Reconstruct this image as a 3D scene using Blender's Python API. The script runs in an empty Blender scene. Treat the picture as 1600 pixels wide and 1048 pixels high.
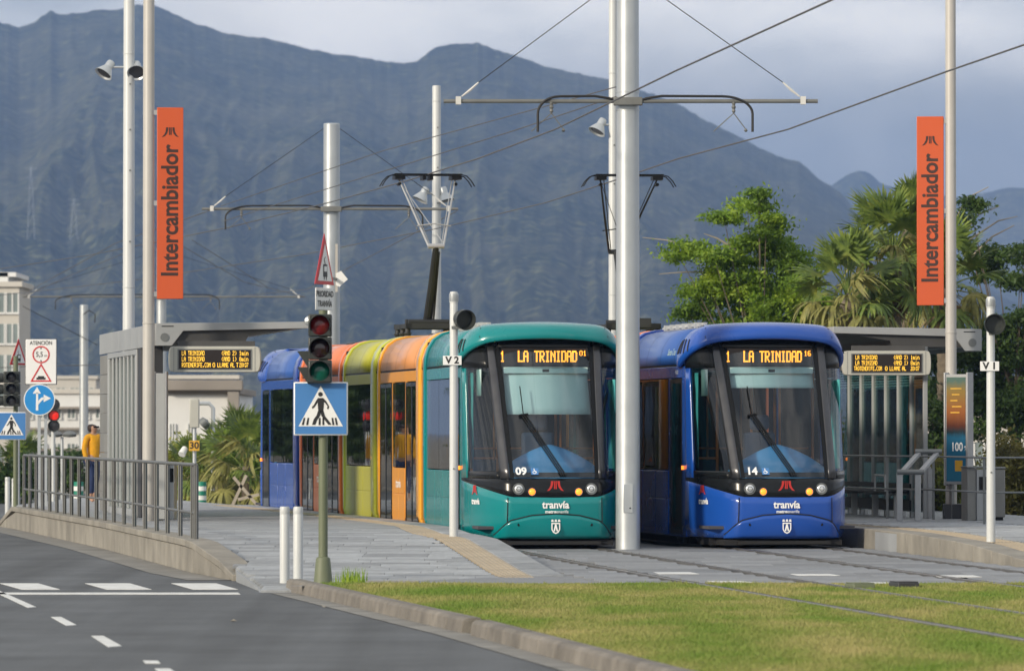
import bpy, bmesh, math, random
import numpy as np
from mathutils import Vector, Matrix, noise as mnoise

R = math.radians
random.seed(7)
rng = np.random.default_rng(7)
sc = bpy.context.scene
col = sc.collection

# ------------------------------------------------------------------ camera
F = 8889.0; HZ = 676.0; CH = 1.74          # focal length in photo pixels, horizon row, eye height
cam_d = bpy.data.cameras.new('camera'); cam = bpy.data.objects.new('camera', cam_d); col.objects.link(cam)
cam_d.sensor_width = 36.0; cam_d.lens = 200.0; cam_d.clip_start = 0.5; cam_d.clip_end = 40000
cam.location = (0, 0, CH)
cam.rotation_euler = (R(90) + math.atan((HZ - 524) / F), 0, 0)
cam_d.dof.use_dof = True; cam_d.dof.focus_distance = 84.0; cam_d.dof.aperture_fstop = 4.5
sc.camera = cam

# ------------------------------------------------------------------ light
SUN_EL, SUN_AZ = R(19), R(-132)            # azimuth measured clockwise from +Y: behind the camera, to its left
w = bpy.data.worlds.new('World'); sc.world = w; w.use_nodes = True
nt = w.node_tree; nt.nodes.clear()
def N(t, **k):
    n = nt.nodes.new(t)
    for a, b in k.items(): setattr(n, a, b)
    return n
out = N('ShaderNodeOutputWorld'); bg = N('ShaderNodeBackground'); bg.inputs[1].default_value = 0.092
sky = N('ShaderNodeTexSky', sky_type='NISHITA'); sky.sun_disc = False
sky.sun_elevation = SUN_EL; sky.sun_rotation = SUN_AZ; sky.altitude = 100; sky.air_density = 1.2; sky.dust_density = 1.5
tc = N('ShaderNodeTexCoord')
mp = N('ShaderNodeMapping'); mp.inputs['Scale'].default_value = (9, 9, 22); mp.inputs['Location'].default_value = (3.1, 0.4, 1.2)
n1 = N('ShaderNodeTexNoise'); n1.inputs['Scale'].default_value = 1.0; n1.inputs['Detail'].default_value = 6; n1.inputs['Roughness'].default_value = .5
ramp = N('ShaderNodeValToRGB'); ce = ramp.color_ramp
ce.elements[0].position = .41; ce.elements[0].color = (5.4, 5.9, 6.4, 1)
ce.elements[1].position = .60; ce.elements[1].color = (13.6, 13.1, 12.4, 1)
e = ce.elements.new(.5); e.color = (9.2, 9.3, 9.3, 1)
sep = N('ShaderNodeSeparateXYZ')
mpb = N('ShaderNodeMapping'); mpb.inputs['Scale'].default_value = (22, 22, 30)
n2 = N('ShaderNodeTexNoise'); n2.inputs['Scale'].default_value = 1.0; n2.inputs['Detail'].default_value = 4
addz = N('ShaderNodeMath', operation='MULTIPLY_ADD'); addz.inputs[1].default_value = .05; # noise * .05 + z
low = N('ShaderNodeMapRange'); low.interpolation_type = 'SMOOTHSTEP'
low.inputs['From Min'].default_value = .066; low.inputs['From Max'].default_value = .102
low.inputs['To Min'].default_value = 1; low.inputs['To Max'].default_value = 0
mixc = N('ShaderNodeMix', data_type='RGBA'); mixc.inputs[0].default_value = .9
mixl = N('ShaderNodeMix', data_type='RGBA')
mixl.inputs['B'].default_value = (3.7, 4.0, 4.2, 1)
L = nt.links.new
L(tc.outputs['Generated'], mp.inputs[0]); L(mp.outputs[0], n1.inputs['Vector']); L(n1.outputs[0], ramp.inputs[0])
L(tc.outputs['Generated'], mpb.inputs[0]); L(mpb.outputs[0], n2.inputs['Vector'])
L(tc.outputs['Generated'], sep.inputs[0]); L(n2.outputs[0], addz.inputs[0]); L(sep.outputs['Z'], addz.inputs[2]); L(addz.outputs[0], low.inputs[0])
L(sky.outputs[0], mixc.inputs['A']); L(ramp.outputs[0], mixc.inputs['B'])
L(mixc.outputs['Result'], mixl.inputs['A']); L(low.outputs[0], mixl.inputs[0])
L(mixl.outputs['Result'], bg.inputs[0]); L(bg.outputs[0], out.inputs[0])
sd = bpy.data.lights.new('sun', 'SUN'); sun = bpy.data.objects.new('sun', sd); col.objects.link(sun)
sd.energy = 4.0; sd.angle = R(7); sd.color = (1.0, .88, .70)
sv = Vector((math.sin(SUN_AZ) * math.cos(SUN_EL), math.cos(SUN_AZ) * math.cos(SUN_EL), math.sin(SUN_EL)))
sun.rotation_euler = sv.to_track_quat('Z', 'Y').to_euler()
sc.view_settings.view_transform = 'Standard'; sc.view_settings.look = 'None'
sc.view_settings.exposure = 0.0; sc.view_settings.gamma = 1; sc.view_settings.use_curve_mapping = False
try: sc.cycles.volume_bounces = 0; sc.cycles.transparent_max_bounces = 24
except Exception: pass

# ------------------------------------------------------------------ helpers
def tag(o, label=None, cat=None, group=None, kind=None):
    if label: o['label'] = label
    if cat: o['category'] = cat
    if group: o['group'] = group
    if kind: o['kind'] = kind
    return o
def empty(name, loc=(0, 0, 0), rz=0, label=None, cat=None, group=None, parent=None):
    o = bpy.data.objects.new(name, None); col.objects.link(o)
    o.location = loc; o.rotation_euler = (0, 0, rz); o.empty_display_size = .2
    if parent: o.parent = parent
    return tag(o, label, cat, group)
def copy_tree(o, parent=None):
    c = o.copy(); col.objects.link(c)
    if parent: c.parent = parent
    for ch in list(o.children): copy_tree(ch, c)
    return c
def P(px, py, d):                 # photo pixel at a distance -> point
    return ((px - 800) * d / F, d, CH + (HZ - py) * d / F)
def G(px, py, z=0):               # photo pixel on the level z -> (X, Y)
    d = (CH - z) * F / (py - HZ)
    return ((px - 800) * d / F, d)

MATS = {}
def mat(name, c, rough=.5, metal=0, var=.12, scale=3, bump=0, bscale=40, coat=0, rand=0, emit=0, spec=.5, streak=0, c2=None, alpha=None):
    m = bpy.data.materials.new(name); m.use_nodes = True; t = m.node_tree; b = t.nodes['Principled BSDF']
    b.inputs['Roughness'].default_value = rough; b.inputs['Metallic'].default_value = metal
    b.inputs['Coat Weight'].default_value = coat; b.inputs['Coat Roughness'].default_value = .04
    b.inputs['Specular IOR Level'].default_value = spec
    c = tuple(c) + (1,)
    co = t.nodes.new('ShaderNodeTexCoord'); n = t.nodes.new('ShaderNodeTexNoise')
    n.inputs['Scale'].default_value = scale; n.inputs['Detail'].default_value = 5; n.inputs['Roughness'].default_value = .6
    src = co.outputs['Object']
    if streak:
        mpn = t.nodes.new('ShaderNodeMapping'); mpn.inputs['Scale'].default_value = (1, 1, streak)
        t.links.new(src, mpn.inputs[0]); src = mpn.outputs[0]
    t.links.new(src, n.inputs['Vector'])
    mx = t.nodes.new('ShaderNodeMix'); mx.data_type = 'RGBA'
    lo = tuple(v * (1 - var) for v in c[:3]) + (1,); hi = tuple(min(1, v * (1 + var)) for v in c[:3]) + (1,)
    if c2: hi = tuple(c2) + (1,)
    mx.inputs['A'].default_value = lo; mx.inputs['B'].default_value = hi
    mr = t.nodes.new('ShaderNodeMapRange'); mr.inputs['From Min'].default_value = .32; mr.inputs['From Max'].default_value = .68
    t.links.new(n.outputs[0], mr.inputs[0]); t.links.new(mr.outputs[0], mx.inputs[0])
    last = mx.outputs['Result']
    if rand:
        oi = t.nodes.new('ShaderNodeObjectInfo'); r2 = t.nodes.new('ShaderNodeMapRange')
        r2.inputs['To Min'].default_value = 1 - rand; r2.inputs['To Max'].default_value = 1 + rand
        m2 = t.nodes.new('ShaderNodeMix'); m2.data_type = 'RGBA'; m2.blend_type = 'MULTIPLY'; m2.inputs[0].default_value = 1
        cb = t.nodes.new('ShaderNodeCombineColor')
        t.links.new(oi.outputs['Random'], r2.inputs[0])
        for k in range(3): t.links.new(r2.outputs[0], cb.inputs[k])
        t.links.new(last, m2.inputs['A']); t.links.new(cb.outputs[0], m2.inputs['B']); last = m2.outputs['Result']
    t.links.new(last, b.inputs['Base Color'])
    rr = t.nodes.new('ShaderNodeMapRange'); rr.inputs['To Min'].default_value = max(0, rough - .06); rr.inputs['To Max'].default_value = min(1, rough + .08)
    t.links.new(n.outputs[0], rr.inputs[0]); t.links.new(rr.outputs[0], b.inputs['Roughness'])
    if bump:
        nb = t.nodes.new('ShaderNodeTexNoise'); nb.inputs['Scale'].default_value = bscale; nb.inputs['Detail'].default_value = 4
        t.links.new(co.outputs['Object'], nb.inputs['Vector'])
        bp = t.nodes.new('ShaderNodeBump'); bp.inputs['Strength'].default_value = bump; bp.inputs['Distance'].default_value = .02
        t.links.new(nb.outputs[0], bp.inputs['Height']); t.links.new(bp.outputs[0], b.inputs['Normal'])
    if emit:
        b.inputs['Emission Color'].default_value = c; b.inputs['Emission Strength'].default_value = emit
    MATS[name] = m
    return m
def glass(name, tint, opac, rough=.02, ior=1.5, f0=.06):
    """thin pane: lets light through tinted, reflects by angle"""
    m = bpy.data.materials.new(name); m.use_nodes = True; t = m.node_tree; t.nodes.clear()
    o = t.nodes.new('ShaderNodeOutputMaterial')
    tr = t.nodes.new('ShaderNodeBsdfTransparent'); tr.inputs[0].default_value = tuple(tint) + (1,)
    df = t.nodes.new('ShaderNodeBsdfDiffuse'); df.inputs[0].default_value = (.02, .025, .028, 1)
    gl = t.nodes.new('ShaderNodeBsdfGlossy'); gl.inputs['Roughness'].default_value = rough; gl.inputs[0].default_value = (.95, .97, 1, 1)
    m1 = t.nodes.new('ShaderNodeMixShader'); m1.inputs[0].default_value = opac
    m2 = t.nodes.new('ShaderNodeMixShader')
    fr = t.nodes.new('ShaderNodeLayerWeight'); fr.inputs[0].default_value = .22
    mr = t.nodes.new('ShaderNodeMapRange'); mr.inputs['To Min'].default_value = f0; mr.inputs['To Max'].default_value = .95
    t.links.new(fr.outputs['Fresnel'], mr.inputs[0])
    co = t.nodes.new('ShaderNodeTexCoord'); nb = t.nodes.new('ShaderNodeTexNoise'); nb.inputs['Scale'].default_value = 1.3
    bp = t.nodes.new('ShaderNodeBump'); bp.inputs['Strength'].default_value = .03; bp.inputs['Distance'].default_value = .05
    t.links.new(co.outputs['Object'], nb.inputs['Vector']); t.links.new(nb.outputs[0], bp.inputs['Height']); t.links.new(bp.outputs[0], gl.inputs['Normal'])
    t.links.new(tr.outputs[0], m1.inputs[1]); t.links.new(df.outputs[0], m1.inputs[2])
    t.links.new(mr.outputs[0], m2.inputs[0]); t.links.new(m1.outputs[0], m2.inputs[1]); t.links.new(gl.outputs[0], m2.inputs[2])
    t.links.new(m2.outputs[0], o.inputs[0]); MATS[name] = m
    return m

class MB:
    def __init__(s): s.v = []; s.f = []; s.mi = []
    def add(s, vs, fs, m=0):
        o = len(s.v); s.v += [tuple(p) for p in vs]
        for f in fs: s.f.append(tuple(i + o for i in f)); s.mi.append(m)
        return s
    def box(s, x0, x1, y0, y1, z0, z1, m=0):
        vs = [(x, y, z) for z in (z0, z1) for y in (y0, y1) for x in (x0, x1)]
        return s.add(vs, [(0, 2, 3, 1), (4, 5, 7, 6), (0, 1, 5, 4), (2, 6, 7, 3), (0, 4, 6, 2), (1, 3, 7, 5)], m)
    def obox(s, p0, p1, wx, wz, m=0, up=(0, 0, 1)):      # box beam between two points
        p0 = Vector(p0); p1 = Vector(p1); d = (p1 - p0).normalized(); u = Vector(up)
        if abs(d.dot(u)) > .98: u = Vector((0, 1, 0))
        a = d.cross(u).normalized(); b = a.cross(d).normalized()
        vs = [q + a * (sx * wx / 2) + b * (sz * wz / 2) for q in (p0, p1) for sx, sz in ((-1, -1), (1, -1), (1, 1), (-1, 1))]
        return s.add(vs, [(0, 1, 2, 3), (7, 6, 5, 4), (0, 4, 5, 1), (1, 5, 6, 2), (2, 6, 7, 3), (3, 7, 4, 0)], m)
    def path(s, pts, r, n=10, m=0, caps=True):
        pts = [Vector(p) for p in pts]; rs = r if isinstance(r, (list, tuple)) else [r] * len(pts)
        a = None; vs = []
        for i, p in enumerate(pts):
            d = (pts[min(i + 1, len(pts) - 1)] - pts[max(i - 1, 0)]).normalized()
            if a is None: a = d.cross(Vector((0, 0, 1)) if abs(d.z) < .9 else Vector((0, 1, 0))).normalized()
            else: a = (a - d * a.dot(d)).normalized()
            b = d.cross(a)
            vs += [p + (a * math.cos(2 * math.pi * k / n) + b * math.sin(2 * math.pi * k / n)) * rs[i] for k in range(n)]
        fs = [(i * n + k, i * n + (k + 1) % n, (i + 1) * n + (k + 1) % n, (i + 1) * n + k) for i in range(len(pts) - 1) for k in range(n)]
        if caps: fs += [tuple(range(n))[::-1], tuple((len(pts) - 1) * n + k for k in range(n))]
        return s.add(vs, fs, m)
    def tube(s, p0, p1, r0, r1=None, n=14, m=0): return s.path([p0, p1], [r0, r0 if r1 is None else r1], n, m)
    def prism(s, poly, a, b, plane='xz', m=0):           # outline extruded from a to b along the third axis
        def q(p, c): return {'xz': (p[0], c, p[1]), 'xy': (p[0], p[1], c), 'yz': (c, p[0], p[1])}[plane]
        n = len(poly)
        return s.add([q(p, a) for p in poly] + [q(p, b) for p in poly],
                     [tuple(range(n))[::-1], tuple(range(n, 2 * n))] + [(i, (i + 1) % n, n + (i + 1) % n, n + i) for i in range(n)], m)
    def ring(s, c, r0, r1, a, b, n=32, m=0):             # flat ring in xz
        vs = []
        for y in (a, b):
            for r in (r0, r1): vs += [(c[0] + r * math.cos(2 * math.pi * k / n), y, c[1] + r * math.sin(2 * math.pi * k / n)) for k in range(n)]
        fs = []
        for k in range(n):
            j = (k + 1) % n
            fs += [(k, j, n + j, n + k), (2 * n + k, 3 * n + k, 3 * n + j, 2 * n + j), (n + k, n + j, 3 * n + j, 3 * n + k), (k, 2 * n + k, 2 * n + j, j)]
        return s.add(vs, fs, m)
    def lathe(s, prof, c=(0, 0, 0), axis=(0, 0, 1), n=20, m=0):
        c = Vector(c); d = Vector(axis).normalized(); a = d.cross(Vector((0, 0, 1)) if abs(d.z) < .9 else Vector((0, 1, 0))).normalized(); b = d.cross(a)
        vs = [c + d * h + (a * math.cos(2 * math.pi * k / n) + b * math.sin(2 * math.pi * k / n)) * r for r, h in prof for k in range(n)]
        fs = [(i * n + k, i * n + (k + 1) % n, (i + 1) * n + (k + 1) % n, (i + 1) * n + k) for i in range(len(prof) - 1) for k in range(n)]
        return s.add(vs, fs, m)
    def grid(s, fn, nu, nv, m=0):
        vs = [fn(i / nu, j / nv) for j in range(nv + 1) for i in range(nu + 1)]
        fs = [(j * (nu + 1) + i, j * (nu + 1) + i + 1, (j + 1) * (nu + 1) + i + 1, (j + 1) * (nu + 1) + i) for j in range(nv) for i in range(nu)]
        return s.add(vs, fs, m)
    def disc(s, c, r, a, b, n=24, m=0):
        return s.prism([(c[0] + r * math.cos(2 * math.pi * k / n), c[1] + r * math.sin(2 * math.pi * k / n)) for k in range(n)], a, b, 'xz', m)
    def mesh(s, name, mats, smooth=35, fix=True):
        me = bpy.data.meshes.new(name); me.from_pydata(s.v, [], s.f)
        for m_ in (mats if isinstance(mats, (list, tuple)) else [mats]): me.materials.append(MATS[m_] if isinstance(m_, str) else m_)
        me.polygons.foreach_set('material_index', s.mi)
        if fix:
            bm = bmesh.new(); bm.from_mesh(me); bmesh.ops.recalc_face_normals(bm, faces=bm.faces); bm.to_mesh(me); bm.free()
        if smooth:
            me.polygons.foreach_set('use_smooth', [True] * len(me.polygons)); me.set_sharp_from_angle(angle=R(smooth))
        me.update(); return me
    def build(s, name, mats, parent=None, loc=(0, 0, 0), rz=0, bevel=0, smooth=35, fix=True, solid=0, label=None, cat=None, group=None, kind=None, sub=0):
        o = bpy.data.objects.new(name, s.mesh(name, mats, smooth, fix)); col.objects.link(o)
        o.location = loc; o.rotation_euler = (0, 0, rz)
        if parent: o.parent = parent
        if solid:
            q = o.modifiers.new('solid', 'SOLIDIFY'); q.thickness = solid; q.offset = -1
        if bevel:
            q = o.modifiers.new('bevel', 'BEVEL'); q.width = bevel; q.segments = 2; q.limit_method = 'ANGLE'; q.angle_limit = R(40)
        if sub:
            q = o.modifiers.new('sub', 'SUBSURF'); q.levels = sub; q.render_levels = sub
        return tag(o, label, cat, group, kind)

def text(s, size, loc, m, parent=None, rot=(R(90), 0, 0), name='lettering', bold=0, align='CENTER', sx=1, shear=0):
    cu = bpy.data.curves.new(name, 'FONT'); cu.body = s; cu.size = size; cu.align_x = align; cu.align_y = 'CENTER'
    cu.offset = bold; cu.extrude = .001; cu.shear = shear; cu.resolution_u = 3
    cu.materials.append(MATS[m]); o = bpy.data.objects.new(name, cu); col.objects.link(o)
    o.location = loc; o.rotation_euler = rot; o.scale = (sx, 1, 1)
    if parent: o.parent = parent
    TEXTS.append(o); return o

TEXTS = []
FONT = {'A': '01110 10001 10001 11111 10001 10001 10001', 'B': '11110 10001 11110 10001 10001 10001 11110', 'C': '01111 10000 10000 10000 10000 10000 01111',
 'D': '11110 10001 10001 10001 10001 10001 11110', 'E': '11111 10000 10000 11110 10000 10000 11111', 'F': '11111 10000 10000 11110 10000 10000 10000',
 'I': '01110 00100 00100 00100 00100 00100 01110', 'L': '10000 10000 10000 10000 10000 10000 11111', 'M': '10001 11011 10101 10101 10001 10001 10001',
 'N': '10001 11001 10101 10011 10001 10001 10001', 'O': '01110 10001 10001 10001 10001 10001 01110', 'R': '11110 10001 10001 11110 10100 10010 10001',
 'T': '11111 00100 00100 00100 00100 00100 00100', '0': '01110 10001 10001 10001 10001 10001 01110', '1': '00100 01100 00100 00100 00100 00100 01110',
 '2': '01110 10001 00001 00110 01000 10000 11111', '6': '01110 10000 10000 11110 10001 10001 01110', '7': '11111 00001 00010 00100 00100 01000 01000',
 '8': '01110 10001 10001 01110 10001 10001 01110', '(': '00010 00100 01000 01000 01000 00100 00010', ')': '01000 00100 00010 00010 00010 00100 01000',
 '.': '00000 00000 00000 00000 00000 01100 01100', ':': '00000 01100 01100 00000 01100 01100 00000', 'm': '00000 00000 11010 10101 10101 10101 10101',
 'i': '00100 00000 01100 00100 00100 00100 01110', 'n': '00000 00000 11110 10001 10001 10001 10001', ' ': '00000 00000 00000 00000 00000 00000 00000'}
def led(mb, s, x, z, px, pz, y, adv=6, fill=.96, thick=.3):       # lamps of a dot display; x,z is the top left corner
    for ch in s:
        rows = FONT[ch].split()
        for r, row in enumerate(rows):
            c = 0
            while c < 5:
                if row[c] == '1':
                    e_ = c
                    while e_ + 1 < 5 and row[e_ + 1] == '1': e_ += 1
                    mb.add([(x + c * px, y, z - r * pz - pz * fill), (x + (e_ + fill + thick) * px, y, z - r * pz - pz * fill),
                            (x + (e_ + fill + thick) * px, y, z - r * pz), (x + c * px, y, z - r * pz)], [(0, 1, 2, 3)])
                    c = e_ + 1
                else: c += 1
        x += adv * px
    return x

def mlogo(s=1.0, cx=0, cz=0, a=0, b=-.004):              # stop emblem: two short bars between two legs that curve outwards
    mb = MB()
    for k in (-1, 1):
        inner = [(.15, .38), (.17, .15), (.25, -.1), (.42, -.3)]; outer = [(.66, -.38), (.46, -.16), (.35, .06), (.32, .38)]
        poly = [(cx + k * x * s, cz + z * s) for x, z in inner + outer]
        mb.prism(poly, a, b)
        mb.prism([(cx + k * x * s, cz + z * s) for x, z in ((.02, .38), (.1, .38), (.1, -.2), (.02, -.2))], a, b)
    return mb

# ------------------------------------------------------------------ materials
mat('asphalt', (.084, .092, .101), .85, var=.22, scale=.6, bump=.5, bscale=60)
mat('road_paint', (.62, .63, .62), .7, var=.18, scale=6)
mat('gutter', (.2, .195, .18), .85, var=.25, scale=1.6)
mat('ground', (.16, .14, .11), .95, var=.25, scale=.05)
mat('concrete', (.24, .225, .195), .85, var=.22, scale=1.4, bump=.3, rand=.1)
mat('kerb_stone', (.17, .155, .135), .85, var=.3, scale=2.2, bump=.5, bscale=25, rand=.12)
mat('paving_bed', (.1, .1, .1), .9)
mat('granite', (.265, .28, .295), .62, var=.2, scale=5, bump=.15, rand=.26)
mat('granite_far', (.265, .28, .295), .62, var=.16, scale=1.2)
mat('granite_dark', (.2, .21, .225), .66, var=.14, scale=4, bump=.15, rand=.2)
mat('tactile', (.38, .32, .235), .8, var=.12, scale=3, rand=.06)
mat('soil', (.14, .15, .035), .95, var=.3, scale=1.5)
mat('rail_steel', (.22, .21, .2), .4, metal=.7, var=.2)
mat('rail_groove', (.02, .02, .02), .7)
mat('galvanised', (.52, .55, .57), .36, metal=.6, var=.06, scale=2)
mat('white_pole', (.52, .54, .545), .4, var=.05, scale=1.2, spec=.5)
mat('beige_pole', (.42, .405, .38), .45, var=.07, scale=1.4)
mat('steel_dark', (.2, .21, .21), .45, metal=.6, var=.12)
mat('rail_grey', (.12, .125, .125), .5, metal=.2, var=.12)
mat('arm_grey', (.16, .165, .16), .5, metal=.2)
mat('cable', (.012, .012, .013), .6)
mat('wire', (.11, .11, .115), .5, metal=.4)
mat('insulator', (.6, .6, .58), .3)
mat('black', (.006, .0065, .007), .4, spec=.2)
mat('black_gloss', (.008, .009, .010), .24, spec=.28, coat=.0, var=.1)
mat('lens_dark', (.03, .03, .035), .15, coat=.5)
mat('lens_red', (.11, .006, .008), .2, coat=.4, emit=.06)
mat('lens_red_off', (.022, .006, .008), .12, coat=.7)
mat('lens_green', (.0, .085, .06), .12, coat=.4, emit=.01)
mat('lamp_red', (.9, .03, .02), .3, emit=.12)
mat('housing', (.03, .035, .033), .4)
mat('green_pole', (.13, .15, .09), .55, var=.1, scale=1.5)
mat('sign_blue', (.06, .2, .48), .35, var=.03)
mat('sign_blue2', (.02, .24, .6), .35, var=.03)
mat('sign_white', (.75, .76, .76), .4, var=.03)
mat('sign_red', (.55, .03, .035), .4, var=.05)
mat('sign_black', (.015, .015, .017), .5)
mat('banner_orange', (.56, .09, .022), .5, var=.03, scale=.8)
mat('banner_print', (.045, .02, .015), .6)
mat('shelter_grey', (.34, .355, .365), .45, metal=.15, var=.06, scale=1.2)
mat('shelter_tile', (.2, .2, .19), .5, var=.08, rand=.1)
mat('shelter_dark', (.035, .036, .04), .5)
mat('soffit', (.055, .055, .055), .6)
mat('display_case', (.42, .42, .38), .45, var=.04)
mat('display_screen', (.018, .012, .01), .3)
mat('amber', (1.0, .56, .05), .4, emit=1.3)
mat('amber_head', (1.0, .36, .03), .4, emit=2.0)
mat('steel_bar', (.4, .41, .42), .4, metal=.3)
mat('teal', (.0, .2, .21), .25, coat=.3, var=.05, scale=.7)
mat('tram_blue', (.01, .07, .36), .25, coat=.3, var=.05, scale=.7)
mat('tram_blue_dark', (.012, .045, .27), .25, coat=.4, var=.05, scale=.7)
mat('tram_orange', (.66, .28, .03), .35, spec=.3, coat=.12, var=.06, scale=.7)
mat('tram_orange_bright', (.85, .4, .03), .25, coat=.4, var=.04, scale=.7)
mat('tram_lime', (.42, .41, .03), .35, spec=.3, coat=.12, var=.06, scale=.7)
mat('tram_lime_bright', (.47, .5, .045), .28, coat=.4, var=.06, scale=.7)
mat('tram_red', (.66, .16, .04), .35, spec=.3, coat=.12, var=.06, scale=.7)
mat('tram_red_bright', (.75, .18, .045), .28, coat=.4, var=.06, scale=.7)
mat('pillar_grey', (.09, .09, .095), .3, metal=.8)
mat('logo_red', (.5, .03, .025), .4)
mat('white_print', (.85, .86, .86), .5)
mat('grey_print', (.35, .5, .52), .5)
mat('under', (.012, .012, .013), .8)
mat('interior', (.30, .42, .46), .7)
mat('interior_floor', (.06, .06, .07), .8)
mat('console', (.05, .22, .45), .5, var=.05)
mat('blind', (.42, .55, .53), .8, var=.03)
mat('curtain_teal', (.08, .42, .42), .7, var=.25, scale=3)
mat('seat_cloth', (.03, .05, .1), .9)
mat('handrail_orange', (.6, .17, .03), .35)
mat('headlamp', (.75, .77, .78), .12, metal=.6, coat=1)
mat('lamp_amber', (1.0, .22, .02), .3, emit=2.2)
mat('equipment', (.03, .032, .033), .55, metal=.3)
mat('equipment_light', (.42, .43, .43), .5)
glass('windscreen_glass', (.80, .9, .95), .03, f0=.05)
glass('cab_glass', (.6, .74, .74), .05, f0=.045)
glass('side_glass', (.42, .48, .48), .12, f0=.10)
glass('shelter_glass', (.55, .68, .64), .1, f0=.08)
mat('bark', (.14, .115, .085), .9, var=.3, scale=6)
mat('twig', (.35, .31, .25), .9)
mat('white_wall', (.66, .67, .67), .85, var=.06, scale=.3)
mat('cream_wall', (.52, .5, .46), .85, var=.08, scale=.3)
mat('brown_band', (.26, .235, .21), .85, var=.15, scale=.4)
mat('window_far', (.2, .24, .24), .15, var=.2, scale=.4)
mat('roof_tile', (.3, .12, .07), .85)
mat('skin', (.42, .24, .16), .6, var=.04)
mat('hair', (.03, .015, .01), .6)
mat('jacket_yellow', (.75, .36, .01), .8, var=.08, scale=12)
mat('denim', (.02, .035, .1), .9)
mat('plastic_green', (.01, .2, .13), .5)
mat('plastic_white', (.7, .72, .7), .5)
mat('sign_yellow', (.6, .34, .03), .5)

# ------------------------------------------------------------------ lines of the place (X as a function of the distance Y)
def C1(y):                                   # centre line of the left track
    return .58 - .122 * (y - 84) - (.00106 * (y - 84) ** 2 if y > 84 else 0) + float(np.interp(y, [68, 76, 84, 88, 95, 103, 110], [0, .05, .17, .22, .18, .1, .06]))
def C2(y): return C1(y) + 3.45 + .033 * max(0, y - 87) + float(np.interp(y, [70, 84, 86, 92, 98, 103, 110], [0, .04, .02, -.36, -.38, -.2, 0]))
WL = [(-2.95, 66.8), (-3.5, 71.6), (-4.25, 75.5), (-6.57, 91.3), (-9.7, 110.4), (-10.2, 113)]
def lerp_line(L_, y): return float(np.interp(y, [p[1] for p in L_], [p[0] for p in L_]))
def WX(y): return lerp_line(WL, y)
def E1(y): return float(np.interp(y, [66.2, 67, 70, 78.5, 81.5, 84, 88], [1.0, .95, .6, -.18, -.58, -.72, C1(88) - 1.27])) if y < 88 else C1(y) - 1.27
def H1(y): return float(np.interp(y, [66.2, 68, 69.5, 71, 79, 81], [-.10, -.04, 0, .035, .29, .30]))
def E2(y): return C2(y) + 1.30
def H2(y): return float(np.interp(y, [70.5, 73, 77.6, 82, 86], [0, .07, .235, .29, .30]))
def GX(y):                                   # edge of the grass kerb against the road
    return float(np.interp(y, [20, 41.6, 52.6, 67.3], [4.6, 1.08, -.41, -2.7]))

def surface(name, xl, xr, zf, ys, m, nx=6, skirt=None, kind='structure', parent=None):
    mb = MB()
    def fn(u, v):
        y = float(np.interp(v, np.linspace(0, 1, len(ys)), ys)); a, b = xl(y), xr(y)
        return (a + (b - a) * u, y, zf(y))
    mb.grid(fn, nx, len(ys) - 1)
    if skirt is not None:
        for f in (xl, xr):
            mb.grid(lambda u, v: (f(float(np.interp(u, np.linspace(0, 1, len(ys)), ys))),
                                  float(np.interp(u, np.linspace(0, 1, len(ys)), ys)),
                                  skirt + (zf(float(np.interp(u, np.linspace(0, 1, len(ys)), ys))) - skirt) * v), len(ys) - 1, 1)
    return mb.build(name, m, parent, fix=True, kind=kind if parent is None else None)

# ------------------------------------------------------------------ hills
def ridge(name, pts, d0, d1, d2, seed, x0, x1, nx=760, ny=190, amp=.085, m='hill'):
    xs = np.linspace(x0, x1, nx); mb = MB()
    fx = [p[0] for p in pts]; fy = [p[1] for p in pts]
    for j in range(ny + 1):
        v = j / ny
        for x in xs:
            y_px = float(np.interp(x, fx, fy))
            top = (HZ - y_px) / F * d1 + CH + 2.5 * mnoise.noise(Vector((x * .03, seed, 0)))+ 1.2 * mnoise.noise(Vector((x * .12, seed, 3)))
            if v < .75:
                t = v / .75; d = d0 + (d1 - d0) * t
                h = t ** 1.15
                wx = x + 60 * mnoise.noise(Vector((x * .006, t * 3, seed + 5)))
                u = wx * .0052 - t * .9
                big = 1 - abs(mnoise.noise(Vector((u * 1.0, t * 1.8 + .3 * u, seed)))) * 2.2
                med = 1 - abs(mnoise.noise(Vector((u * 2.9 + t * 1.2, t * 4.8, seed + 9)))) * 2.2
                sm = 1 - abs(mnoise.noise(Vector((u * 7.5 - t * 2, t * 13, seed + 19)))) * 2.2
                fine = mnoise.fractal(Vector((x * .055, t * 34, seed + 2)), .9, 2.0, 5)
                h += amp * ((big - .5) * .5 + (med - .5) * .22 + (sm - .5) * .08 + fine * .05) * math.sin(math.pi * min(1, t) ** .8) ** .8
                h = min(h, t * .992 + (.01 if t > .98 else 0)) if t < 1 else 1
                z = top * max(h, 0) * (1 if t < 1 else 1)
            else:
                t = (v - .75) / .25; d = d1 + (d2 - d1) * t; z = top * (1 - .6 * t)
            mb.v.append(((x - 800) / F * d, d, z - 1.5))
    for j in range(ny):
        for i in range(nx - 1):
            mb.f.append((j * nx + i, j * nx + i + 1, (j + 1) * nx + i + 1, (j + 1) * nx + i)); mb.mi.append(0)
    return mb.build(name, m, smooth=180, fix=False, kind='structure')
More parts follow.
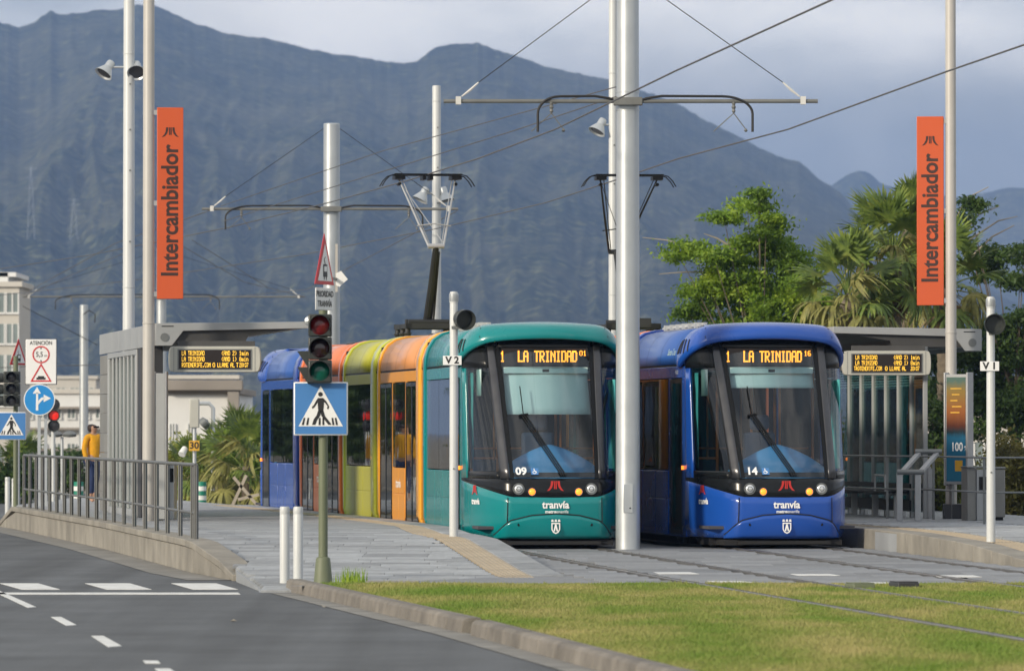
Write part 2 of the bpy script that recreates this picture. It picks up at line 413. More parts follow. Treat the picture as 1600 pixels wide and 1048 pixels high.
def hill_mat():
    m = mat('hill', (.045, .05, .03), .95, var=0)
    t = m.node_tree; b = t.nodes['Principled BSDF']; b.inputs['Specular IOR Level'].default_value = 0
    co = t.nodes.new('ShaderNodeTexCoord')
    n1 = t.nodes.new('ShaderNodeTexNoise'); n1.inputs['Scale'].default_value = .006; n1.inputs['Detail'].default_value = 10; n1.inputs['Roughness'].default_value = .68
    n2 = t.nodes.new('ShaderNodeTexNoise'); n2.inputs['Scale'].default_value = .06; n2.inputs['Detail'].default_value = 9; n2.inputs['Roughness'].default_value = .7
    r = t.nodes.new('ShaderNodeValToRGB'); r.color_ramp.elements[0].position = .42; r.color_ramp.elements[0].color = (.012, .020, .011, 1)
    r.color_ramp.elements[1].position = .60; r.color_ramp.elements[1].color = (.09, .088, .058, 1)
    mm = t.nodes.new('ShaderNodeMix'); mm.data_type = 'FLOAT'; mm.inputs[0].default_value = .5
    t.links.new(co.outputs['Object'], n1.inputs['Vector']); t.links.new(co.outputs['Object'], n2.inputs['Vector'])
    t.links.new(n1.outputs[0], mm.inputs['A']); t.links.new(n2.outputs[0], mm.inputs['B']); t.links.new(mm.outputs['Result'], r.inputs[0])
    for l in list(b.inputs['Base Color'].links): t.links.remove(l)
    n3 = t.nodes.new('ShaderNodeTexNoise'); n3.inputs['Scale'].default_value = .12; n3.inputs['Detail'].default_value = 3; t.links.new(co.outputs['Object'], n3.inputs['Vector'])
    m3 = t.nodes.new('ShaderNodeMapRange'); m3.inputs['From Min'].default_value = .56; m3.inputs['From Max'].default_value = .68; m3.inputs['To Max'].default_value = .8; t.links.new(n3.outputs[0], m3.inputs[0])
    mx = t.nodes.new('ShaderNodeMix'); mx.data_type = 'RGBA'; mx.inputs['B'].default_value = (.17, .18, .08, 1); t.links.new(m3.outputs[0], mx.inputs[0]); t.links.new(r.outputs[0], mx.inputs['A'])
    t.links.new(mx.outputs['Result'], b.inputs['Base Color'])
hill_mat()
ridge('mountain', [(-400, 60), (-150, 20), (-40, 25), (0, 30), (28, 39), (45, 33), (60, 24), (78, 12), (95, 18), (115, 18), (150, 13), (190, 8), (215, 3), (235, 3), (250, 8), (280, 22), (310, 35), (355, 47), (400, 55), (440, 62),
      (480, 72), (520, 80), (560, 84), (600, 92), (630, 96), (650, 92), (680, 70), (710, 63), (745, 64), (780, 75), (820, 88), (870, 104), (900, 110), (955, 122), (1010, 140), (1060, 158), (1100, 183), (1150, 207), (1200, 232), (1250, 252), (1290, 280), (1315, 300),
      (1330, 318), (1400, 365), (1500, 430), (1700, 520), (2000, 600)], 2400, 5200, 6800, 3.1, -420, 2000)
ridge('far_mountain', [(900, 330), (1200, 320), (1270, 305), (1302, 287), (1330, 269), (1346, 265), (1362, 270), (1378, 285), (1400, 291), (1450, 297), (1490, 306), (1530, 301), (1580, 290), (1640, 296), (1700, 270), (1900, 250), (2300, 280)],
      5600, 7000, 7900, 8.7, 850, 2300, nx=200, ny=60)

# haze: one closed box of even air round everything; the sky stays outside
hz = MB().box(-2600, 2600, -300, 8300, -3, 425).build('haze', 'sign_white', smooth=0, kind='stuff')
hm = bpy.data.materials.new('haze'); hm.use_nodes = True; t = hm.node_tree; t.nodes.clear()
ho = t.nodes.new('ShaderNodeOutputMaterial'); hv = t.nodes.new('ShaderNodeVolumePrincipled')
hv.inputs['Color'].default_value = (.37, .56, 1.0, 1); hv.inputs['Density'].default_value = 1.25e-4; hv.inputs['Anisotropy'].default_value = 0.0
t.links.new(hv.outputs[0], ho.inputs['Volume']); hz.data.materials.clear(); hz.data.materials.append(hm)

# ------------------------------------------------------------------ ground, road, paving
MB().add([(-2550, -250, -.22), (2550, -250, -.22), (2550, 8200, -.22), (-2550, 8200, -.22)], [(0, 1, 2, 3)]).build('ground', 'ground', smooth=0, kind='structure')
mb = MB(); mb.add([(-60, 8, -.12), (11, 8, -.12), (11, 175, -.12), (-60, 175, -.12)], [(0, 1, 2, 3)])
road = mb.build('road', 'asphalt', smooth=0, kind='structure')
def asphalt():
    m = MATS['asphalt']; t = m.node_tree; b = t.nodes['Principled BSDF']
    old = b.inputs['Base Color'].links[0].from_socket
    co = t.nodes.new('ShaderNodeTexCoord'); mpn = t.nodes.new('ShaderNodeMapping'); mpn.inputs['Rotation'].default_value = (0, 0, R(-8.5)); mpn.inputs['Scale'].default_value = (1.3, .03, 1)
    n = t.nodes.new('ShaderNodeTexNoise'); n.inputs['Scale'].default_value = 1.2; n.inputs['Detail'].default_value = 3
    mr = t.nodes.new('ShaderNodeMapRange'); mr.inputs['From Min'].default_value = .3; mr.inputs['From Max'].default_value = .7; mr.inputs['To Min'].default_value = .76; mr.inputs['To Max'].default_value = 1.3
    cb = t.nodes.new('ShaderNodeCombineColor'); mx = t.nodes.new('ShaderNodeMix'); mx.data_type = 'RGBA'; mx.blend_type = 'MULTIPLY'; mx.inputs[0].default_value = 1
    t.links.new(co.outputs['Object'], mpn.inputs[0]); t.links.new(mpn.outputs[0], n.inputs['Vector']); t.links.new(n.outputs[0], mr.inputs[0])
    for k in range(3): t.links.new(mr.outputs[0], cb.inputs[k])
    t.links.new(old, mx.inputs['A']); t.links.new(cb.outputs[0], mx.inputs['B']); t.links.new(mx.outputs['Result'], b.inputs['Base Color'])
asphalt()
def marking(pts, z=-.115, name='road_marking'):
    q = [G(px, py, -.12) for px, py in pts]
    return MB().prism(q, z - .004, z, 'xy').build(name, 'road_paint', road)
for x0, x1 in ((0, 60), (133, 203), (268, 338)): marking([(x0, 911), (x1, 911), (x1 + 34, 920.5), (x0 + 34, 920.5)])
marking([(-140, 911), (-66, 911), (-32, 920.5), (-106, 920.5)])
marking([(-260, 925.5), (372, 925.5), (376, 928.2), (-260, 928.2)])
marking([(-60, 900), (-52, 900), (57, 948), (44, 949)])
marking([(80, 963.5), (96, 963.5), (120, 976), (104, 977)])
marking([(143, 993), (162, 993), (191, 1009), (170, 1010.5)])
marking([(224, 1031.5), (247, 1032), (251, 1036), (228, 1036)])
marking([(242, 1044), (266, 1044), (290, 1060), (262, 1060)])
marking([(330, 1075), (352, 1075), (392, 1095), (366, 1095)])
# concrete gutter along the grass kerb and along the platform wall
ys = [25, 35, 41.6, 47, 52.6, 58, 62, 66]
mb = MB(); mb.grid(lambda u, v: (GX(float(np.interp(v, np.linspace(0, 1, len(ys)), ys))) - .30 + .32 * u, float(np.interp(v, np.linspace(0, 1, len(ys)), ys)), -.114), 1, len(ys) - 1)
mb.build('gutter', 'gutter', smooth=0, kind='structure')
ys2 = [71.8, 75.5, 83, 91.3, 100, 110.4, 118]
mb = MB(); mb.grid(lambda u, v: ((lambda y: WX(y) - .55 + .57 * u)(float(np.interp(v, np.linspace(0, 1, len(ys2)), ys2))), float(np.interp(v, np.linspace(0, 1, len(ys2)), ys2)), -.114), 1, len(ys2) - 1)
mb.build('gutter', 'gutter', smooth=0, kind='structure')

# grass field between the kerb and the right
gy = [20, 30, 41.6, 47, 52.6, 58, 62, 65.2]
lawn = surface('lawn', lambda y: GX(y) + .16, lambda y: 16, lambda y: 0.0, gy, 'soil', nx=20, skirt=-.12)
# grass blades (nobody could count them)
def blades(n, hmin, hmax, region, name, m, label):
    y = rng.uniform(region[0], region[1], n * 3); x = rng.uniform(region[2], region[3], n * 3)
    gx = np.interp(y, [20, 41.6, 52.6, 67.3], [4.6, 1.08, -.41, -2.7]) + .2
    vis = (x < y * .093 + .6) & (x > gx)
    c1 = .58 - .122 * (y - 84) + np.interp(y, [68, 76], [0, .05])
    for off in (-.7175, .7175, 3.45 - .7175, 3.45 + .7175): vis &= np.abs(x - (c1 + off)) > .10
    x = x[vis][:n]; y = y[vis][:n]; k = len(x)
    h = rng.uniform(hmin, hmax, k) * (.7 + .5 * (np.sin(x * 1.7 + y * .35) * .5 + .5)) * rng.lognormal(0, .3, k); a = rng.uniform(0, math.pi, k); wd = .0045 + rng.uniform(0, .004, k)
    lx = rng.normal(0, .35, k) * h; ly = rng.normal(0, .35, k) * h
    dx, dy = np.cos(a) * wd, np.sin(a) * wd
    vs = np.stack([np.stack([x - dx, y - dy, 0 * x], 1), np.stack([x + dx, y + dy, 0 * x], 1),
                   np.stack([x + lx, y + ly, h], 1)], 1).reshape(-1, 3)
    me = bpy.data.meshes.new(name); me.vertices.add(3 * k); me.vertices.foreach_set('co', vs.ravel())
    me.loops.add(3 * k); me.loops.foreach_set('vertex_index', np.arange(3 * k)); me.polygons.add(k)
    me.polygons.foreach_set('loop_start', np.arange(0, 3 * k, 3)); me.update(); me.materials.append(MATS[m])
    o = bpy.data.objects.new(name, me); col.objects.link(o); tag(o, label, 'grass', None, 'stuff'); return o
def grass_mat():
    m = mat('grass_blade', (.1, .14, .03), .7, var=0); t = m.node_tree; b = t.nodes['Principled BSDF']
    co = t.nodes.new('ShaderNodeTexCoord')
    def nz(s, d, sc=(1, 1, 1)):
        mpn = t.nodes.new('ShaderNodeMapping'); mpn.inputs['Scale'].default_value = sc; t.links.new(co.outputs['Object'], mpn.inputs[0])
        n = t.nodes.new('ShaderNodeTexNoise'); n.inputs['Scale'].default_value = s; n.inputs['Detail'].default_value = d; t.links.new(mpn.outputs[0], n.inputs['Vector']); return n
    a = nz(.9, 5, (1, .35, 1)); bq = nz(45, 2)
    r = t.nodes.new('ShaderNodeValToRGB'); e = r.color_ramp
    e.elements[0].position = .38; e.elements[0].color = (.15, .25, .03, 1)
    e.elements[1].position = .63; e.elements[1].color = (.42, .37, .15, 1)
    q = e.elements.new(.5); q.color = (.25, .285, .07, 1)
    mm = t.nodes.new('ShaderNodeMix'); mm.data_type = 'FLOAT'; mm.inputs[0].default_value = .35
    t.links.new(a.outputs[0], mm.inputs['A']); t.links.new(bq.outputs[0], mm.inputs['B']); t.links.new(mm.outputs['Result'], r.inputs[0])
    for l in list(b.inputs['Base Color'].links): t.links.remove(l)
    t.links.new(r.outputs[0], b.inputs['Base Color'])
    tl = t.nodes.new('ShaderNodeBsdfTranslucent'); ms = t.nodes.new('ShaderNodeMixShader'); ms.inputs[0].default_value = .3
    t.links.new(r.outputs[0], tl.inputs[0]); o = t.nodes['Material Output']
    t.links.new(b.outputs[0], ms.inputs[1]); t.links.new(tl.outputs[0], ms.inputs[2]); t.links.new(ms.outputs[0], o.inputs[0])
grass_mat()
blades(420000, .012, .03, (39, 65.6, -2.6, 7.0), 'grass', 'grass_blade', 'short mown yellow-green grass covering the tram verge')

# paved track bed
tys = [65.2, 70, 75, 80, 86, 95, 105, 120, 140]
surface('track_bed', lambda y: E1(y) - .3 if y > 66.2 else GX(y) - .2, lambda y: E2(y) + .3, lambda y: -.012, tys, 'granite_dark', nx=10)
tb = [o for o in col.objects if o.name == 'track_bed'][0]
def slab_mesh(lx, ly, h, m, name='paver', bev=.003):
    b = MB(); x, y = lx / 2 - .002, ly / 2 - .002
    b.add([(-x, -y, 0), (x, -y, 0), (x, y, 0), (-x, y, 0), (-x, -y, h - bev), (x, -y, h - bev), (x, y, h - bev), (-x, y, h - bev),
           (-x + bev, -y + bev, h), (x - bev, -y + bev, h), (x - bev, y - bev, h), (-x + bev, y - bev, h)],
          [(0, 1, 5, 4), (1, 2, 6, 5), (2, 3, 7, 6), (3, 0, 4, 7), (4, 5, 9, 8), (5, 6, 10, 9), (6, 7, 11, 10), (7, 4, 8, 11), (8, 9, 10, 11)])
    return b.mesh(name, m, smooth=0)
def pave(parent, xl, xr, zf, y0, y1, lx, ly, me, name, limit=300):
    n = 0; y = y0; row = 0
    while y + ly <= y1 and n < limit:
        x = min(xl(y), xl(y + ly)) + random.random() * lx - lx; yc = y + ly / 2
        while True:
            a = x; b = x + lx; lo = max(xl(y), xl(y + ly)); hi = min(xr(y), xr(y + ly))
            if a > hi: break
            a2, b2 = max(a, lo), min(b, hi)
            if b2 - a2 > .15:
                o = bpy.data.objects.new(name, me); col.objects.link(o); o.parent = parent
                o.location = ((a2 + b2) / 2, yc, zf(yc) - .03 + random.uniform(-.001, .0015)); o.scale = ((b2 - a2) / lx, 1, 1)
                o.rotation_euler = (math.atan2(zf(y + ly) - zf(y), ly), 0, 0); n += 1
            x += lx
        y += ly; row += 1
    return n
def xl_t(y): return E1(y) + .02
def xr_t(y): return E2(y) - .02 if y > 71 else 9.5
def gaps(y):
    return [C1(y) - .7175, C1(y) + .7175, C2(y) - .7175, C2(y) + .7175]
# strips of slabs between the rails
sm_t = slab_mesh(1.15, .95, .03, 'granite_dark', 'slab')
tot = 0
for k in range(5):
    a = (lambda y: xl_t(y)) if k == 0 else (lambda y, k=k: gaps(y)[k - 1] + .075)
    b = (lambda y: xr_t(y)) if k == 4 else (lambda y, k=k: gaps(y)[k] - .075)
    tot += pave(tb, a, b, lambda y: 0.006, 66.0, 87.0, 1.15, .95, sm_t, 'slab', 120)
# worn road paint left on the slabs of the crossing
for pts in ([(1020, 893), (1078, 893), (1092, 896), (1030, 896)], [(1235, 896), (1296, 896), (1312, 898.5), (1246, 898.5)], [(1455, 898), (1520, 898), (1534, 901), (1468, 901)],
            [(1105, 907), (1160, 907), (1178, 909.5), (1120, 909.5)], [(1335, 909), (1385, 909), (1398, 911), (1345, 911)]):
    MB().prism([G(a, b, .01) for a, b in pts], .008, .012, 'xy').build('worn_marking', 'road_paint', tb)
# rails
for nm, cf in (('rail', C1), ('rail', C2)):
    for sgn in (-1, 1):
        yy = np.linspace(22, 140, 60); mb = MB()
        for a, b in zip(yy[:-1], yy[1:]):
            xa, xb = cf(a) + sgn * .7175, cf(b) + sgn * .7175
            mb.add([(xa - .055, a, -.1), (xa + .055, a, -.1), (xb + .055, b, -.1), (xb - .055, b, -.1), (xa - .055, a, .016), (xa + .055, a, .016), (xb + .055, b, .016), (xb - .055, b, .016)],
                   [(4, 5, 6, 7), (0, 4, 7, 3), (1, 2, 6, 5)])
            g = -sgn * .022
            mb.add([(xa + g - .010, a, .019), (xa + g + .010, a, .019), (xb + g + .010, b, .019), (xb + g - .010, b, .019)], [(0, 1, 2, 3)], 1)
        mb.build('rail', ['rail_steel', 'rail_groove'], smooth=0, fix=False, kind='structure')

# left platform: bed, pavers, tactile strip, edge stones, wall along the road
py_ = [66.2, 67, 68, 69.5, 71, 73, 75, 77, 79, 81, 84, 88, 92, 96, 100, 104, 108, 112, 116, 122, 130]
platform = surface('platform', lambda y: WX(y) + (.2 if y > 72 else 0.0), lambda y: E1(y) if y < 117 else E1(y), lambda y: H1(y) - .03, py_, 'granite_far', nx=4, skirt=-.12)
def inner(y): return E1(y) - .42
sm_p = slab_mesh(.85, .42, .03, 'granite', 'paver')
pave(platform, lambda y: WX(y) + (.34 if y > 72.6 else .02), lambda y: inner(y) - .42, H1, 66.4, 86.4, .85, .42, sm_p, 'paver', 300)
mb = MB(); y = 86.4; row = 0; yend = 117
while y < yend:
    lo, hi = WX(y) + .34, inner(y) - .42; x = lo - (row % 3) * .28
    while x < hi:
        a, b = max(x, lo), min(x + .85, hi)
        if b - a > .1: mb.box(a + .004, b - .004, y + .004, y + .416, .26, .30 + random.uniform(-.001, .001))
        x += .85
    y += .42; row += 1
mb.build('paver', 'granite_far', platform, smooth=0, fix=False, kind='stuff')
# tactile warning slabs, ribbed
def tac_mesh():
    b = MB(); b.box(-.196, .196, -.246, .246, 0, .028)
    for k in range(6): b.box(-.18 + k * .062, -.15 + k * .062, -.24, .24, .028, .033)
    return b.mesh('tactile_slab', 'tactile', smooth=0)
tm = tac_mesh()
def tactile(parent, fx, zf, y0, y1):
    y = y0
    while y < y1:
        o = bpy.data.objects.new('tactile_slab', tm); col.objects.link(o); o.parent = parent
        yc = y + .25; o.location = (fx(yc), yc, zf(yc) - .03); o.rotation_euler = (math.atan2(zf(yc + .25) - zf(yc - .25), .5), 0, math.atan2(fx(yc) - fx(yc + 1), 1)); y += .5
tactile(platform, lambda y: inner(y) - .2 + .0, H1, 67.2, 114)
def edge_stones(parent, xa, xb, zf, y0, y1, ln, m, bottom=-.12, name='edge_stone', extra=0):
    y = y0
    while y < y1:
        ye = min(y + ln, y1) - .012; b = MB()
        z0, z1 = zf(y) + extra, zf(ye) + extra
        vs = [(xa(y), y, bottom), (xb(y), y, bottom), (xb(ye), ye, bottom), (xa(ye), ye, bottom), (xa(y), y, z0), (xb(y), y, z0), (xb(ye), ye, z1), (xa(ye), ye, z1)]
        b.add(vs, [(0, 3, 2, 1), (4, 5, 6, 7), (0, 1, 5, 4), (1, 2, 6, 5), (2, 3, 7, 6), (3, 0, 4, 7)])
        b.build(name, m, parent, bevel=.012); y += ln
edge_stones(platform, lambda y: inner(y) + .01, lambda y: E1(y), H1, 69.6, 114, 1.5, 'granite', extra=.002)
# wall to the road: lower blocks and coping
wall = empty('platform_wall', (0, 0, 0)); tag(wall, kind='structure')
def WH(y): return float(np.interp(y, [71.6, 72.5, 75.5, 76, 110.4, 113], [-.05, .08, .3, .305, .305, -.06]))
edge_stones(wall, lambda y: WX(y), lambda y: WX(y) + .22, lambda y: max(WH(y) - .09, -.11), 71.6, 113, 1.9, 'concrete', name='wall_block')
edge_stones(wall, lambda y: WX(y) - .02, lambda y: WX(y) + .335, lambda y: WH(y) + .01, 71.6, 113, 1.6, 'concrete', bottom=-.119, name='coping_stone', extra=0) if False else None
def coping(y0, y1, ln):
    y = y0
    while y < y1:
        ye = min(y + ln, y1) - .01; b = MB()
        f = lambda q, dx: WX(q) + dx
        vs = []
        for q in (y, ye):
            z = WH(q) + .008
            vs += [(f(q, -.02), q, z - .09), (f(q, .335), q, z - .09), (f(q, .335), q, z), (f(q, -.02), q, z)]
        b.add(vs, [(0, 1, 2, 3), (7, 6, 5, 4), (0, 4, 5, 1), (1, 5, 6, 2), (2, 6, 7, 3), (3, 7, 4, 0)])
        b.build('coping_stone', 'concrete', wall, bevel=.012); y += ln
coping(71.6, 113, 1.25)
# right platform
p2y = [70.5, 72, 73, 75, 77.6, 80, 82, 86, 90, 95, 100, 106, 112, 120]
plat2 = surface('platform', lambda y: E2(y), lambda y: E2(y) + 5.2, lambda y: H2(y) - .03, p2y, 'granite_far', nx=4, skirt=-.12)
pave(plat2, lambda y: E2(y) + .86, lambda y: E2(y) + 3.2, H2, 71, 92, .95, .6, slab_mesh(.95, .6, .03, 'granite', 'paver'), 'paver', 200)
mb = MB(); y = 71
while y < 118:
    x = E2(y) + .86
    xe = E2(y) + 5.2
    if y < 92: x = E2(y) + 3.22
    while x < xe: mb.box(x + .004, x + .9, y + .004, y + .596, H2(y) - .04, H2(y + .3)); x += .91
    y += .6
mb.build('paver', 'granite_far', plat2, smooth=0, fix=False, kind='stuff')
tactile(plat2, lambda y: E2(y) + .62, H2, 71.2, 108)
edge_stones(plat2, lambda y: E2(y) - .01, lambda y: E2(y) + .40, H2, 70.6, 108, 1.3, 'concrete', extra=.002)
# kerb along the grass
kerb = tag(empty('kerb'), kind='structure')
def kerbs(y0, y1, ln):
    y = y0
    while y < y1:
        ye = min(y + ln, y1) - .012; b = MB(); vs = []
        for q in (y, ye):
            x = GX(q)
            vs += [(x - .02, q, -.13), (x + .17, q, -.13), (x + .17, q, .025), (x + .035, q, .025), (x, q, .0)]
        b.add(vs, [(0, 1, 2, 3, 4), (9, 8, 7, 6, 5), (0, 5, 6, 1), (1, 6, 7, 2), (2, 7, 8, 3), (3, 8, 9, 4), (4, 9, 5, 0)])
        b.build('kerb_stone', 'kerb_stone', kerb, bevel=.008); y += ln
kerbs(28, 52.3, 1.05); kerbs(52.9, 67.0, 1.05)
# small concrete edge between grass and paving, the two track boxes
b = MB(); a, c = G(572, 911, 0), G(655, 911, 0); b.box(a[0], c[0], a[1] - .25, a[1] + .25, -.05, .03); b.build('concrete_slab', 'concrete', bevel=.01, label='thin concrete slab between grass and paving by the signal post', cat='slab')

# ------------------------------------------------------------------ trams
def side_w(z): return float(np.interp(z, [.1, .35, 2.6, 2.8], [1.15, 1.2, 1.2, 1.195]))
YF = ([.1, .2, .35, .55, .8, 1.05, 1.25, 2.0, 3.0, 3.2], [.16, .07, .02, 0, .0, .05, .15, .60, 1.22, 1.34])
def plan(t, z, off=0):
    def raw(t):
        s = 1 if t >= 0 else -1; a = abs(t); yf = float(np.interp(z, *YF)); wf = float(np.interp(z, [.1, 1.05, 3.1], [.72, .70, .79])); xs = side_w(z)
        if a <= 1: return Vector((s * wf * a, yf + .09 * a * a, z))
        if a <= 2:
            u = a - 1; p1 = (wf, yf + .09); p3 = (xs, 1.8); c = (xs - .07, p1[1] + .22 * (1.8 - p1[1]))
            q = lambda i: (1 - u) ** 2 * p1[i] + 2 * u * (1 - u) * c[i] + u * u * p3[i]
            return Vector((s * q(0), q(1), z))
        return Vector((s * xs, 1.8 + (a - 2), z))
    p = raw(t)
    if off:
        e = .02; d = raw(t + e) - raw(t - e); n = Vector((d.y, -d.x, 0)).normalized(); p = p + n * off
    return tuple(p)
def strip(t0, t1, z0, z1, nt_, nz, off=0):
    f0 = z0 if callable(z0) else (lambda t: z0); f1 = z1 if callable(z1) else (lambda t: z1)
    mb = MB()
    def fn(u, v):
        t = t0 + (t1 - t0) * u; return plan(t, f0(t) + (f1(t) - f0(t)) * v, off)
    return mb.grid(fn, nt_, nz)
def zband(t): return float(np.interp(abs(t), [0, .95, 1.2, 1.6, 2.0], [.775, .785, .85, .95, 1.02]))
SEC = [(1.15, .15), (1.2, .4), (1.2, 1.3), (1.2, 2.3), (1.197, 2.76)]
ROOFP = [(1.197, 2.79), (1.185, 2.93), (1.14, 3.08), (1.05, 3.22), (.92, 3.31), (.75, 3.355), (.4, 3.37), (0, 3.375)]

def module_body(parent, y0, y1, paint, bright, openings, rims, panels=True):
    """walls with real openings, glazing, panels, roof and floor of one straight car section, y0 to y1"""
    X0, X1 = 1.155, 1.2
    ops = sorted(openings)
    for s in (-1, 1):
        def bx(mb, ya, yb, za, zb, a=X0, b=X1): mb.box(min(s * a, s * b), max(s * a, s * b), ya, yb, za, zb)
        wallmb = MB(); y = y0
        for (ya, yb, kind) in ops:
            zb = 1.16 if kind == 'window' else .34
            if ya > y: bx(wallmb, y, ya, .34, 2.58)
            if kind == 'window': bx(wallmb, ya, yb, .34, 1.16)
            y = yb
        if y < y1: bx(wallmb, y, y1, .34, 2.58)
        bx(wallmb, y0, y1, 2.582, 2.755)
        bx(wallmb, y0, y1, .16, .338, 1.13, 1.185)
        wallmb.build('side_wall', paint, parent, bevel=.006)
        for (ya, yb, kind) in ops:
            if kind == 'window':
                n = max(1, round((yb - ya) / 1.6)); wd = (yb - ya) / n
                for k in range(n):
                    g = MB(); bx(g, ya + k * wd + .012, ya + (k + 1) * wd - .012, 1.175, 2.57, 1.196, 1.206); g.build('window', 'side_glass', parent, smooth=0)
                if panels:
                    m_ = max(1, round((yb - ya) / 1.0)); wp = (yb - ya) / m_
                    for k in range(m_):
                        g = MB(); bx(g, ya + k * wp + .01, ya + (k + 1) * wp - .01, .74, 1.15, 1.2, 1.212); g.build('panel', paint, parent, bevel=.006)
                        g = MB(); bx(g, ya + k * wp + .01, ya + (k + 1) * wp - .01, .18, .72, 1.2, 1.212); g.build('panel', paint, parent, bevel=.006)
            else:
                n = 2 if yb - ya > 1.1 else 1; wd = (yb - ya) / n
                for k in range(n):
                    a, b = ya + k * wd, ya + (k + 1) * wd
                    g = MB(); bx(g, a + .008, b - .008, .20, 2.57, 1.19, 1.206)
                    g.build('door_leaf', 'side_glass', parent, smooth=0)
                    g = MB(); bx(g, a + .008, a + .05, .205, 2.565, 1.2065, 1.212); bx(g, b - .05, b - .008, .205, 2.565, 1.2065, 1.212); bx(g, a + .051, b - .051, .205, .27, 1.2065, 1.212); bx(g, a + .051, b - .051, 2.50, 2.565, 1.2065, 1.212)
                    g.build('door_frame', 'black_gloss', parent, smooth=0)
        sm_ = MB(); bx(sm_, y0, y1, 2.756, 2.79, 1.13, 1.185); sm_.build('seam', 'black', parent, smooth=0)
    roof = MB(); full = [(-x, z) for x, z in ROOFP] + [(x, z) for x, z in ROOFP[::-1][1:]]
    roof.grid(lambda u, v: (full[round(u * (len(full) - 1))][0], y0 + (y1 - y0) * v, full[round(u * (len(full) - 1))][1]), len(full) - 1, 1)
    roof.build('roof', paint + '_roof' if paint + '_roof' in MATS else paint, parent, smooth=60, solid=.03)
    q = y0 + .9
    while q < y1 - .4:                                           # joints across the roof shell
        j = MB(); j.grid(lambda u, v: (full[round(u * (len(full) - 1))][0] * 1.002, q + .012 * v, full[round(u * (len(full) - 1))][1] + .002), len(full) - 1, 1)
        j.build('roof_joint', 'under', parent, smooth=0); q += 1.15
    rp = [(1.15, .15), (1.215, .4), (1.225, 1.5), (1.222, 2.76), (1.21, 2.95), (1.16, 3.11), (1.07, 3.25), (.93, 3.345), (.75, 3.39), (.4, 3.405), (0, 3.41)]
    rf = [(-x, z) for x, z in rp] + [(x, z) for x, z in rp[::-1][1:]]
    for r0, r1 in rims:
        w_ = r1 - r0
        prof = [(0, .06), (.0, .012), (.02, 0), (w_ - .02, 0), (w_, .012), (w_, .06)]
        rm = MB()
        def fn(u, v):
            x, z = rf[round(u * (len(rf) - 1))]; dy, ins = prof[round(v * 5)]
            k = 1 - ins / 1.2
            return (x * k, r0 + dy, z - (ins * .8 if z > 2.7 else 0))
        rm.grid(fn, len(rf) - 1, 5); rm.build('end_rim', bright, parent, smooth=50)
    fl = MB(); fl.box(-1.12, 1.12, y0, y1, .30, .345); fl.build('floor', 'interior_floor', parent, smooth=0)
    ce_ = MB(); ce_.box(-1.12, 1.12, y0, y1, 2.66, 2.69); ce_.build('ceiling', 'interior', parent, smooth=0)
    un = MB(); un.box(-1.05, 1.05, y0 + .05, y1 - .05, .17, .295); un.build('underframe', 'under', parent, smooth=0)
    y = y0 + .7; k = 0
    while y < y1 - .7:
        for s in (-1, 1):
            st = MB(); xa, xb = sorted((s * .5, s * 1.05))
            st.box(xa, xb, y, y + .42, .72, .80); st.box(xa, xb, y + .42, y + .48, .74, 1.32); st.box(xa + .1, xb - .1, y + .1, y + .3, .35, .72)
            st.build('seat', 'seat_cloth', parent, bevel=.02)
        hr = MB(); hr.tube((.42 * (-1) ** k, y, .34), (.42 * (-1) ** k, y, 2.66), .018, n=8); hr.build('handrail', 'handrail_orange', parent); y += 1.5; k += 1

def roof_paint(name, base):
    mat(name, base, .33, coat=.2, var=.05, scale=.7)
roof_paint('tram_blue_roof', (.03, .1, .36)); roof_paint('tram_orange_roof', (.62, .27, .1)); roof_paint('tram_red_roof', (.66, .2, .09))

def coarse(rows):     # Catmull-Clark friendly grid from rows of points, mirrored left-right
    mb = MB(); n = len(rows[0]); full = []
    for r in rows: full.append([(-x, y, z) for x, y, z in r[::-1][:-1]] + list(r))
    W = len(full[0]); vs = [p for r in full for p in r]
    mb.add(vs, [(j * W + i, j * W + i + 1, (j + 1) * W + i + 1, (j + 1) * W + i) for j in range(len(full) - 1) for i in range(W - 1)])
    return mb

